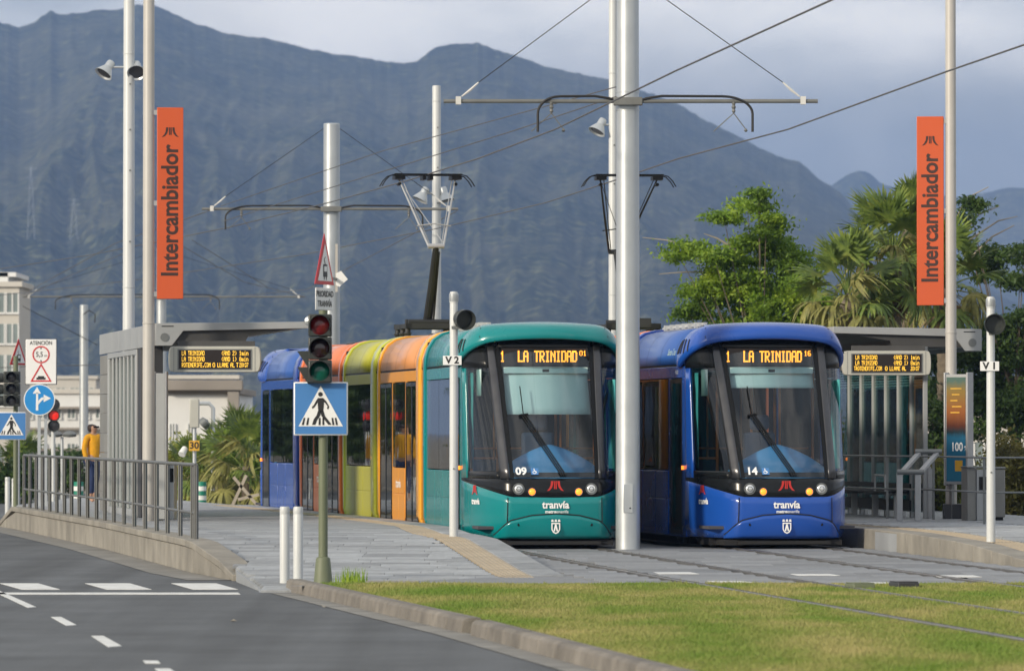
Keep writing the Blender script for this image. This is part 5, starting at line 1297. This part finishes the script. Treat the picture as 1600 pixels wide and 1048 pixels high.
stripe_post(315, 788, 752, 128, 'green and white striped marker behind the end of the railing')
stripe_post(123, 788, 752, 128, 'green and white striped marker left of the woman in yellow'); 
t = empty('stop_post', at0(304, 132), 0, 'beige box on a post with yellow 30 plate', 'post'); s_ = 132 / F
MB().tube((0, 0, 0), (0, 0, zz(625, s_) + .1), .045).build('post', 'galvanised', t); MB().box(-.11, .11, -.1, .1, zz(668, s_) + .12, zz(623, s_) + .12).build('control_box', 'display_case', t, bevel=.02)
MB().box(-.12, .12, -.14, -.12, zz(704, s_) + .12, zz(688, s_) + .12).build('plate', 'sign_yellow', t); text('30', .22, (0, -.143, zz(696, s_) + .12), 'sign_black', t, bold=.006)
MB().lathe([(0, 0), (.07, 0), (.09, .2), (0, .2)], (-.22, 0, zz(700, s_) + .12), (-.3, -.5, -.6), 12).build('camera', 'plastic_white', t)
t = empty('street_pole', at0(333, 140), 0, 'slim grey pole with drooping lamp behind the beige box', 'pole'); s_ = 140 / F
MB().path([(0, 0, 0), (0, 0, zz(636, s_) + .1), (-.1, 0, zz(630, s_) + .12), (-.45, 0, zz(630, s_) + .12)], .05).build('pole', 'galvanised', t); MB().lathe([(0, 0), (.14, .05), (.16, .2), (0, .22)], (-.12, -.1, zz(656, s_) + .12), (-.6, 0, -.5), 14).build('lamp', 'steel_dark', t)

# green track boxes in the grass
for (px, py, w_, lab, m_) in ((1345, 916, 34, 'flat green junction box in the grass by the paving', 'green_pole'), (1414, 914, 34, 'flat dark brown junction box in the grass by the paving', 'shelter_dark')):
    x, y = G(px, py + 3, 0); t = empty('junction_box', (x, y, 0), R(12), lab, 'junction box', 'junction boxes beside the track'); w2 = w_ * y / F / 2
    MB().box(-w2, w2, -.15, .25, -.02, .055).build('box', m_, t, bevel=.008); MB().box(-w2 * .95, w2 * .95, -.13, .23, .056, .07).build('lid', m_, t, bevel=.004)

# ------------------------------------------------------------------ person
def skin_mesh(name, joints, edges, mat_name, parent, root=0, sub=2):
    me = bpy.data.meshes.new(name); me.from_pydata([j[:3] for j in joints], edges, []); o = bpy.data.objects.new(name, me); col.objects.link(o); o.parent = parent
    md = o.modifiers.new('skin', 'SKIN'); md.use_smooth_shade = True
    sv_ = me.skin_vertices[0].data if me.skin_vertices else None
    if sv_ is None:
        bm = bmesh.new(); bm.from_mesh(me); bm.verts.layers.skin.verify(); bm.to_mesh(me); bm.free(); sv_ = me.skin_vertices[0].data
    for i, j in enumerate(joints): r = j[3]; sv_[i].radius = r if isinstance(r, tuple) else (r, r)
    sv_[root].use_root = True
    s_ = o.modifiers.new('sub', 'SUBSURF'); s_.levels = sub; s_.render_levels = sub; me.materials.append(MATS[mat_name]); return o
dp_ = 117.4; person = empty('person', ((146 - 800) * dp_ / F, dp_, .3), R(35), 'woman in yellow jacket and dark blue trousers walking behind the shelter', 'person')
# one continuous body from pelvis to head, hands and feet
J = [(0, 0, .88, .125), (0, 0, 1.05, .105), (0, -.01, 1.25, .13), (0, 0, 1.37, .09), (0, -.01, 1.44, .045), (0, -.03, 1.52, .075), (0, -.03, 1.59, .085),
     (-.16, 0, 1.33, .055), (-.21, .0, 1.10, .045), (-.2, -.06, .88, .035), (-.19, -.08, .80, .03),
     (.16, 0, 1.33, .055), (.21, .02, 1.10, .045), (.2, -.02, .87, .035), (.19, -.04, .79, .03),
     (-.09, -.02, .80, .09), (-.10, -.10, .48, .06), (-.10, -.06, .08, .038), (-.10, -.17, .035, .035),
     (.09, .02, .80, .09), (.10, .06, .48, .06), (.10, .16, .10, .038), (.10, .06, .035, .035)]
E_ = [(0, 1), (1, 2), (2, 3), (3, 4), (4, 5), (5, 6), (3, 7), (7, 8), (8, 9), (9, 10), (3, 11), (11, 12), (12, 13), (13, 14), (0, 15), (15, 16), (16, 17), (17, 18), (0, 19), (19, 20), (20, 21), (21, 22)]
skin_mesh('body', J, E_, 'skin', person)
jk = [(0, 0, .86, .15), (0, 0, 1.05, .125), (0, -.01, 1.25, .15), (0, 0, 1.38, .085), (-.17, 0, 1.34, .07), (-.225, .0, 1.10, .058), (-.205, -.06, .90, .048), (.17, 0, 1.34, .07), (.225, .02, 1.10, .058), (.205, -.02, .89, .048)]
skin_mesh('jacket', jk, [(0, 1), (1, 2), (2, 3), (3, 4), (4, 5), (5, 6), (3, 7), (7, 8), (8, 9)], 'jacket_yellow', person)
tr_ = [(0, 0, .86, .135), (-.09, -.02, .78, .10), (-.10, -.10, .48, .072), (-.10, -.06, .16, .055), (.09, .02, .78, .10), (.10, .06, .48, .072), (.10, .15, .18, .055)]
skin_mesh('trousers', tr_, [(0, 1), (1, 2), (2, 3), (0, 4), (4, 5), (5, 6)], 'denim', person)
skin_mesh('hair', [(0, .03, 1.62, .10), (0, .055, 1.54, .115), (0, .06, 1.44, .085)], [(0, 1), (1, 2)], 'hair', person)
g = MB(); g.box(-.07, .07, -.125, -.11, 1.545, 1.58); g.build('sunglasses', 'black', person, bevel=.008)
for sgn in (-1, 1):
    x0 = sgn * .19; y0 = -.08 if sgn < 0 else -.04
    for k in range(4): MB().path([(x0, y0 - .03 + k * .018, .80), (x0, y0 - .035 + k * .018, .755), (x0 - sgn * .01, y0 - .04 + k * .018, .73 + abs(k - 1.5) * .006)], [.009, .008, .006], 6).build('finger', 'skin', person)
    MB().path([(x0 - sgn * .015, y0 - .02, .82), (x0 - sgn * .02, y0 - .05, .785)], [.01, .008], 6).build('finger', 'skin', person)

# ------------------------------------------------------------------ buildings
def facade(name, px0, px1, py_top, d, depth, wallm, label, rows, cols, wfrac=(.6, .55), base=-.1, band=None, group=None, rz=0):
    s_ = d / F; w2 = (px1 - px0) * s_ / 2; X = ((px0 + px1) / 2 - 800) * s_; h = CH + (HZ - py_top) * s_
    t = empty(name, (X, d, base), rz, label, 'building', group)
    MB().box(-w2, w2, 0, depth, 0, h).build('wall', wallm, t, bevel=.02)
    MB().box(-w2 - .15, w2 + .15, -.15, depth + .15, h, h + .25).build('roof', band or wallm, t, bevel=.02)
    if rows:
        fh = h / rows; cw = 2 * w2 / cols
        for r in range(rows):
            for c in range(cols):
                cx = -w2 + cw * (c + .5); cz = fh * (r + .5)
                a, b_ = cw * wfrac[0] / 2, fh * wfrac[1] / 2
                f = MB(); f.box(cx - a, cx + a, -.04, -.003, cz - b_, cz + b_); f = f.build('window', 'window_far', t, smooth=0)
                g = MB(); g.box(cx - a - .06, cx - a, -.08, -.003, cz - b_, cz + b_); g.box(cx + a, cx + a + .06, -.08, -.003, cz - b_, cz + b_); g.box(cx - .03, cx + .03, -.07, -.045, cz - b_, cz + b_)
                g.box(cx - a - .06, cx + a + .06, -.1, -.003, cz - b_ - .1, cz - b_ - .003); g.build('window_frame', 'white_wall', f, smooth=0)
    return t
t = facade('office_building', -120, 30, 445, 260, 6, 'cream_wall', 'pale office block with tall windows at the left picture edge', 6, 7, (.78, .62))
MB().box(-2.2, 1.95, 1, 8, 9, 9.2).build('parapet', 'white_wall', t)
h_ = CH + (HZ - 424) * 260 / F; MB().box(-2.2, 1.6, 1, 9, CH + (HZ - 445) * 260 / F + .26, h_ + .1).build('stair_tower', 'white_wall', t, bevel=.02)
for k in range(6): MB().box(-2.35, 2.36, -.35, -.005, 1.45 + k * 1.45 * 0 + (CH + (HZ - 445) * 260 / F) / 6 * (k + 1) - 1.65, (CH + (HZ - 445) * 260 / F) / 6 * (k + 1) - .0).build('ledge', 'cream_wall', t) if False else None
t = facade('white_building', 34, 300, 612, 300, 20, 'white_wall', 'long low white building behind the road signs', 2, 12, (.5, .3), band='cream_wall')
for k in range(3): MB().box(-4.5, 4.5, -.5, -.005, .9 + k * 1.1, 1.02 + k * 1.1).build('ledge', 'brown_band', t)
t = facade('grey_roof_house', 40, 150, 590, 420, 12, 'cream_wall', 'distant cream house above the long white building', 2, 5)
t = facade('villa', 255, 370, 612, 230, 14, 'white_wall', 'white flat roofed house with brown roof band behind the bushes', 1, 4, (.22, .3), band='brown_band')
MB().box(-1.6, 1.75, -.6, 0, CH + (HZ - 606) * 230 / F, CH + (HZ - 590) * 230 / F).build('roof_band', 'brown_band', t, bevel=.03); MB().box(1.15, 1.6, -.7, -.1, 0, CH + (HZ - 608) * 230 / F).build('porch_column', 'brown_band', t); MB().box(-1.5, 1.6, -.4, 3, CH + (HZ - 588) * 230 / F, CH + (HZ - 582) * 230 / F).build('parapet', 'cream_wall', t)
t = facade('low_house', 372, 430, 660, 240, 8, 'white_wall', 'small white house left behind the blue end of the tram', 1, 2, (.4, .4))
t = facade('white_building', 1380, 1720, 655, 190, 9, 'cream_wall', 'low pale building glimpsed through trees behind the right platform', 1, 6, (.5, .4))
# far pylons on the slope
for k, (px, py0_, py1_) in enumerate(((115, 310, 350), (48, 260, 350))):
    d = 3000; s_ = d / F; z0, z1 = CH + (HZ - py1_) * s_ - 8, CH + (HZ - py0_) * s_; X = (px - 800) * s_; b = MB()
    for sx_ in (-1, 1):
        b.tube((sx_ * 2, 0, 0), (sx_ * .3, 0, z1 - z0), .09, n=4)
    for q in range(6): zz_ = (z1 - z0) * q / 6; a = 2 - 1.7 * q / 6; b.tube((-a, 0, zz_), (a - .28, 0, zz_ + (z1 - z0) / 6), .06, n=4)
    for q in (.7, .85, .97): b.tube((-3, 0, (z1 - z0) * q), (3, 0, (z1 - z0) * q), .07, n=4)
    b.build('pylon', 'galvanised', loc=(X, d, z0), label=['faint lattice pylon on the mountain slope above the ATENCION sign', 'faint lattice pylon nearest the left picture edge on the slope'][k], cat='pylon', group='pylons on the mountain slope')

# ------------------------------------------------------------------ vegetation
def leaf_mat(name, dark, mid, light, sc_=1.2, tr=.35):
    m = mat(name, mid, .6, var=0); t = m.node_tree; b = t.nodes['Principled BSDF']; co = t.nodes.new('ShaderNodeTexCoord')
    n = t.nodes.new('ShaderNodeTexNoise'); n.inputs['Scale'].default_value = sc_; n.inputs['Detail'].default_value = 6; n.inputs['Roughness'].default_value = .75; t.links.new(co.outputs['Object'], n.inputs['Vector'])
    r = t.nodes.new('ShaderNodeValToRGB'); e = r.color_ramp; e.elements[0].position = .35; e.elements[0].color = dark + (1,); e.elements[1].position = .68; e.elements[1].color = light + (1,); q = e.elements.new(.5); q.color = mid + (1,)
    t.links.new(n.outputs[0], r.inputs[0])
    for l in list(b.inputs['Base Color'].links): t.links.remove(l)
    t.links.new(r.outputs[0], b.inputs['Base Color'])
    tl = t.nodes.new('ShaderNodeBsdfTranslucent'); ms = t.nodes.new('ShaderNodeMixShader'); ms.inputs[0].default_value = tr; t.links.new(r.outputs[0], tl.inputs[0]); o = t.nodes['Material Output']
    t.links.new(b.outputs[0], ms.inputs[1]); t.links.new(tl.outputs[0], ms.inputs[2]); t.links.new(ms.outputs[0], o.inputs[0]); return m
leaf_mat('leaf_green', (.05, .11, .012), (.17, .29, .02), (.36, .47, .04))
leaf_mat('leaf_dark', (.018, .036, .01), (.05, .1, .018), (.11, .18, .03))
leaf_mat('leaf_yellow', (.07, .085, .018), (.2, .23, .035), (.36, .36, .06))
leaf_mat('leaf_croton', (.06, .06, .015), (.17, .15, .035), (.33, .28, .06), 3)
leaf_mat('leaf_orange', (.05, .05, .015), (.16, .09, .03), (.5, .14, .04), 3)
leaf_mat('frond_green', (.04, .075, .02), (.14, .21, .035), (.34, .37, .07), 2, .25)
leaf_mat('frond_dull', (.12, .11, .04), (.25, .25, .07), (.44, .40, .13), 2, .25)
leaf_mat('frond_dead', (.1, .07, .035), (.2, .14, .07), (.33, .24, .12), 2, .2)
def tri_cloud(name, C, size, m, parent, up=.3):
    """many leaf-sized quads at the points C"""
    k = len(C); n = rng.normal(0, 1, (k, 3)); n[:, 2] += up; n /= np.linalg.norm(n, axis=1)[:, None]
    a = np.cross(n, rng.normal(0, 1, (k, 3))); a /= np.linalg.norm(a, axis=1)[:, None]; b = np.cross(n, a)
    L_ = (size * rng.uniform(.6, 1.4, k))[:, None]; W = L_ * .42
    vs = np.stack([C - a * L_ * .5, C + b * W * .5, C + a * L_ * .5, C - b * W * .5], 1).reshape(-1, 3)
    me = bpy.data.meshes.new(name); me.vertices.add(4 * k); me.vertices.foreach_set('co', vs.ravel()); me.loops.add(4 * k); me.loops.foreach_set('vertex_index', np.arange(4 * k))
    me.polygons.add(k); me.polygons.foreach_set('loop_start', np.arange(0, 4 * k, 4)); me.update(); me.materials.append(MATS[m])
    o = bpy.data.objects.new(name, me); col.objects.link(o)
    if parent: o.parent = parent
    return o
def blob_points(blobs, per, clump=.16, flat=.42):
    out = []
    for (c, r) in blobs:
        vol = (r[0] * r[1] * r[2]) ** (1 / 3); nc = max(3, int(26 * vol * vol * 2.2 + 3))
        u = rng.normal(0, 1, (nc, 3)); u /= np.linalg.norm(u, axis=1)[:, None]; u *= rng.uniform(.35, 1.12, (nc, 1))
        cc = np.array(c) + u * np.array(r)
        for q in cc:
            n = int(per * rng.uniform(.5, 1.5)); sc_ = clump * rng.uniform(.7, 1.5)
            out.append(q + rng.normal(0, 1, (n, 3)) * np.array([sc_, sc_, sc_ * flat]))
    return np.concatenate(out)
def tree(px_trunk, d, blobs, label, m, leaf=.11, per=60, trunk_r=.16, twigs=(), group=None, name='leafy_tree', clump=.16, top=2.6):
    s_ = d / F; X = (px_trunk - 800) * s_; t = empty(name, (X, d, -.15), 0, label, 'tree', group)
    bl = []
    for (px, py, rx, ry, *dz) in blobs:
        dd = dz[0] if dz else random.uniform(-.8, .8)
        bl.append((((px - 800) * s_ - X, dd, CH + (HZ - py) * s_ + .15), (rx * s_, max(rx, ry) * s_ * .8, ry * s_)))
    tri_cloud('crown', blob_points(bl, per, clump), leaf, m, t)
    b = MB(); fork = Vector((0, 0, top)); b.path([(0, 0, 0), (.05, .02, top * .5), tuple(fork)], [trunk_r, trunk_r * .8, trunk_r * .65], 10)
    for (c, r) in bl:
        c = Vector(c); mid = fork.lerp(c, .5) + Vector((0, 0, -.15)); b.path([fork, mid, c], [trunk_r * .2, trunk_r * .1, .006], 6)
    b.build('trunk', 'bark', t)
    for k, tw in enumerate(twigs):
        b = MB(); p = [Vector(P(x, y, d)) - Vector((X, d, -.15)) for x, y in tw]; b.path(p, [.03 * (1 - .7 * i / (len(p) - 1)) for i in range(len(p))], 5); b.build('bare_twig', 'twig', t)
    return t
tree(1190, 122, [(1184, 306, 7, 7), (1170, 318, 12, 7), (1186, 326, 14, 10), (1130, 342, 36, 7), (1195, 350, 28, 18), (1185, 375, 40, 22), (1222, 385, 36, 30), (1235, 420, 48, 36), (1080, 388, 30, 10), (1060, 400, 18, 8), (1112, 398, 32, 12),
     (1150, 405, 40, 16), (1155, 430, 50, 18), (1110, 452, 34, 13), (1085, 458, 20, 8), (1190, 460, 60, 30), (1130, 480, 50, 18), (1075, 488, 22, 8), (1220, 490, 60, 30), (1160, 505, 60, 18), (1260, 470, 34, 46), (1250, 520, 60, 40), (1180, 540, 70, 30)],
     'bright green leafy tree rising behind the blue tram', 'leaf_green', leaf=.10, per=170, clump=.15,
     twigs=(((1130, 400), (1080, 385), (1040, 375), (1004, 371)), ((1160, 440), (1110, 425), (1070, 425), (1030, 428)), ((1200, 370), (1212, 345), (1195, 330)), ((1150, 390), (1120, 372), (1100, 365))))
tree(1585, 126, [(1512, 318, 16, 14), (1500, 345, 12, 14), (1560, 395, 34, 11), (1595, 402, 30, 14), (1530, 400, 22, 16), (1545, 425, 34, 16), (1590, 440, 34, 12), (1600, 500, 50, 16), (1570, 515, 40, 20), (1600, 560, 60, 40), (1560, 560, 50, 40), (1550, 610, 60, 40), (1600, 640, 60, 40), (1480, 560, 60, 50), (1480, 620, 60, 40), (1540, 660, 70, 24), (1650, 430, 50, 50), (1660, 560, 60, 60)],
     'dark green spreading tree behind the right platform', 'leaf_dark', leaf=.11, per=130, clump=.17,
     twigs=(((1490, 390), (1530, 365), (1560, 345), (1590, 338)), ((1500, 370), (1530, 335), (1562, 322)), ((1490, 350), (1510, 310), (1545, 292)), ((1520, 400), (1550, 370), (1585, 352))))
# low dense planting behind the right shelter and along the fence
def hedge(px0, px1, py0, py1, d, label, m, n_cl, leaf, group, name='bush'):
    s_ = d / F; X = ((px0 + px1) / 2 - 800) * s_; t = empty(name, (X, d, -.15), 0, label, 'bush', group)
    w2 = (px1 - px0) * s_ / 2; h = CH + (HZ - py0) * s_ + .15; pts_ = []
    for _ in range(n_cl):
        x = random.uniform(-w2, w2); hh = h * (.8 + .2 * math.sin(x * 3.1 + d)) * random.uniform(.15, 1); y = random.uniform(-.6, .8)
        pts_.append(np.array([x, y, hh]) + rng.normal(0, 1, (50, 3)) * [.12, .12, .10])
    tri_cloud('foliage', np.concatenate(pts_), leaf, m, t); b = MB()
    for k in range(9):
        x = -w2 + 2 * w2 * (k + .5) / 9; b.path([(x, 0, 0), (x + .1, .05, h * .5), (x - .05, 0, h * .85)], [.03, .02, .008], 5)
    b.build('stem', 'bark', t)
hg = 'shrubs behind the right platform'
hedge(1300, 1400, 640, 800, 108, 'mottled green bush behind the glass screen of the right shelter', 'leaf_yellow', 170, .11, hg)
hedge(1400, 1475, 690, 810, 106, 'yellow-green bush between the shelter and the poster case', 'leaf_croton', 150, .10, hg)
hedge(1475, 1545, 690, 810, 105, 'yellow-green bush between the poster case and the V 1 post', 'leaf_yellow', 150, .10, hg)
hedge(1545, 1690, 686, 820, 104, 'mottled yellow bush at the right picture edge', 'leaf_croton', 260, .10, hg)
hedge(1240, 1500, 600, 760, 118, 'dark shrub mass behind the glass screen', 'leaf_dark', 420, .13, hg)
lg_ = 'shrubs beyond the left platform'
hedge(255, 300, 690, 790, 150, 'red flowering shrub beside the beige box post', 'leaf_orange', 90, .13, lg_)
hedge(330, 412, 672, 800, 147, 'bright green shrub between the low palms near the blue tram end', 'leaf_green', 190, .14, lg_)
hedge(265, 335, 683, 800, 146, 'yellow-green shrub behind the end of the railing', 'leaf_yellow', 150, .13, lg_)
hedge(-20, 45, 700, 810, 150, 'dark shrub beneath the office block at the left edge', 'leaf_dark', 110, .13, lg_)
hedge(45, 130, 700, 800, 170, 'dark shrub beyond the railing left of the woman', 'leaf_dark', 120, .13, lg_)

# palms
def fan_leaf(name, m, rad, nb, droop, pet):
    """a fan palm frond: stalk, and blades radiating from its tip, tips bending down"""
    b = MB(); b.path([(0, 0, 0), (pet * .5, 0, .04), (pet, 0, 0)], [.022, .016, .01], 5)
    for k in range(nb):
        a = (k / (nb - 1) - .5) * R(235) + random.uniform(-.07, .07); dk = random.uniform(.45, 1.5); ln = rad * (1 - .25 * abs(k / (nb - 1) - .5) * 2) * random.uniform(.72, 1.08); wv = rad * .045
        ca, sa = math.cos(a), math.sin(a); pv = None; pts_ = []
        for q in range(5):
            f = q / 4; r = ln * f; dz = -droop * dk * ln * f ** 2.6 + .03 * (k % 2) * f
            w_ = wv * (math.sin(math.pi * min(1, f * .75 + .12)) if q < 4 else .05)
            cx, cy = pet + r * ca * (1 - .3 * droop * dk * f), r * sa * (1 - .3 * droop * dk * f); pts_.append(((cx - sa * w_, cy + ca * w_, dz), (cx + sa * w_, cy - ca * w_, dz)))
        for q in range(4): b.add([pts_[q][0], pts_[q][1], pts_[q + 1][1], pts_[q + 1][0]], [(0, 1, 2, 3)])
    return b.mesh(name, m, smooth=0, fix=False)
FL = [fan_leaf('frond', 'frond_green', .72, 30, .35, .8), fan_leaf('frond', 'frond_green', .8, 28, .6, .75), fan_leaf('frond', 'frond_dull', .78, 26, .85, .7), fan_leaf('frond', 'frond_dead', .6, 22, 1.3, .45), fan_leaf('frond', 'frond_green', .7, 32, .15, .9)]
def palm(px, py, d, size, label, trunk_r=.2, nf=34, group='fan palms behind the right shelter', low=-1.1, dead=True, dull=.4):
    s_ = d / F; t = empty('fan_palm', ((px - 800) * s_, d, -.15), 0, label, 'palm', group); zc = CH + (HZ - py) * s_ + .15
    b = MB(); pr = [(trunk_r * 1.25, 0)]
    for k in range(1, 24): pr += [(trunk_r * (1.1 - .2 * k / 24), zc * k / 24 - .03), (trunk_r * (1.0 - .2 * k / 24), zc * k / 24)]
    b.lathe(pr + [(0, zc + .1)], n=12); b.build('trunk', 'bark', t)
    for k in range(nf):
        f = k / (nf - 1); el = R(80) - f * R(150 if dead else 110) + random.uniform(-.12, .12); az = k * 2.39996 + random.uniform(-.2, .2)
        if f < .25: me = FL[4]
        elif f < .5: me = FL[0] if random.random() > dull * .5 else FL[2]
        elif f < .78: me = FL[1] if random.random() > dull else FL[2]
        else: me = FL[3] if dead else FL[2]
        o = bpy.data.objects.new('frond', me); col.objects.link(o); o.parent = t; o.location = (0, 0, zc - f * .35 * size); sc_ = size * random.uniform(.85, 1.12)
        o.scale = (sc_, sc_, sc_); o.rotation_euler = (random.uniform(-.5, .5), -el, az)
    return t
palm(1395, 400, 116, 1.05, 'tall fan palm with drooping fronds left of the right banner', nf=44, dull=.5)
palm(1325, 462, 114, .98, 'broad yellowish fan palm above the right shelter roof', nf=36, dull=.7)
palm(1478, 440, 119, 1.0, 'fan palm behind the right banner pole', nf=34, dull=.5)
palm(1420, 350, 121, .75, 'highest small crowned fan palm beside the right banner', nf=22, dull=.2)
for (px, py, d, sz, lab) in ((345, 740, 140, .85, 'low yellow-green palm directly left of the blue tram end'), (385, 728, 136, .95, 'low palm touching the blue end of the tram'), (300, 745, 143, .75, 'low palm beneath the beige box post'), (372, 700, 150, .8, 'taller low palm behind the others near the blue tram end'), (30, 735, 175, .9, 'low palm at the far left behind the signals')):
    palm(px, py, d, sz, lab, .12, 24, 'low palms beyond the left platform', dead=False, dull=.6)
# timber props leaning among the low palms
for k, (a, b_) in enumerate((((365, 745), (403, 790)), ((385, 742), (362, 792)), ((372, 780), (405, 772)))):
    MB().obox(P(*a, 134), P(*b_, 134), .09, .07).build('timber_prop', 'twig', label=['timber prop sloping down right among the low palms', 'timber prop sloping down left among the low palms', 'level timber rail among the low palms'][k], cat='timber', group='timber props among the palms')
# weeds at the foot of the signal post, loose leaves on the road
C = []
for (px, py, n) in ((548, 908, 60), (560, 909, 40), (535, 908, 30)):
    x, y = G(px, py, 0)
    for _ in range(n): C.append((x + random.gauss(0, .06), y + random.gauss(0, .1)))
b = MB()
for x, y in C:
    h = random.uniform(.06, .2); a = random.uniform(0, 6.28); l = random.uniform(0, .4) * h; w_ = .006
    b.add([(x - w_, y, -.04), (x + w_, y, -.04), (x + l * math.cos(a), y + l * math.sin(a), h)], [(0, 1, 2)])
b.build('weeds', 'leaf_green', smooth=0, fix=False, label='tuft of tall weeds at the paving edge by the signal post', cat='weeds', kind='stuff')
lf = [(365, 971), (508, 949)]
for k, (px, py) in enumerate(lf):
    x, y = G(px, py, -.12); r = random.uniform(.02, .035)
    MB().add([(-r, 0, 0), (0, -r * 1.5, .012), (r, 0, .004), (0, r * 1.5, .02)], [(0, 1, 2, 3)]).build('fallen_leaf', 'twig', loc=(x, y, -.112), rz=k, smooth=0, label=['small dry leaf lying in the middle of the asphalt', 'small dry leaf in the gutter beside the grass kerb'][k], cat='leaf', group='dry leaves on the road')

# a belt of trees beyond the left edge of the picture, which the tram windows mirror
for k in range(9):
    y = 168 + 9 * k; xx = -19 - .42 * (y - 150) - (k % 2) * 3
    tree(800 + xx * F / y, y, [(800 + (xx + random.uniform(-2.5, 2.5)) * F / y, HZ - random.uniform(-.4, 3.2) * F / y, 1.7 * F / y, 1.2 * F / y) for _ in range(9)],
         ['dense green tree beyond the left picture edge, number %s from the front' % w_ for w_ in ('one', 'two', 'three', 'four', 'five', 'six', 'seven', 'eight', 'nine')][k], 'leaf_green' if k % 3 else 'leaf_dark', leaf=.3, per=45, clump=.5, top=2, group='trees beyond the left picture edge', name='street_tree')
# lettering becomes plain meshes
dg = bpy.context.evaluated_depsgraph_get(); dg.update()
for o in TEXTS:
    me = bpy.data.meshes.new_from_object(o.evaluated_get(dg)); nm = o.name; n_ = bpy.data.objects.new('lettering', me); col.objects.link(n_)
    n_.parent = o.parent; n_.location = o.location; n_.rotation_euler = o.rotation_euler; n_.scale = o.scale
for o in TEXTS: bpy.data.objects.remove(o)
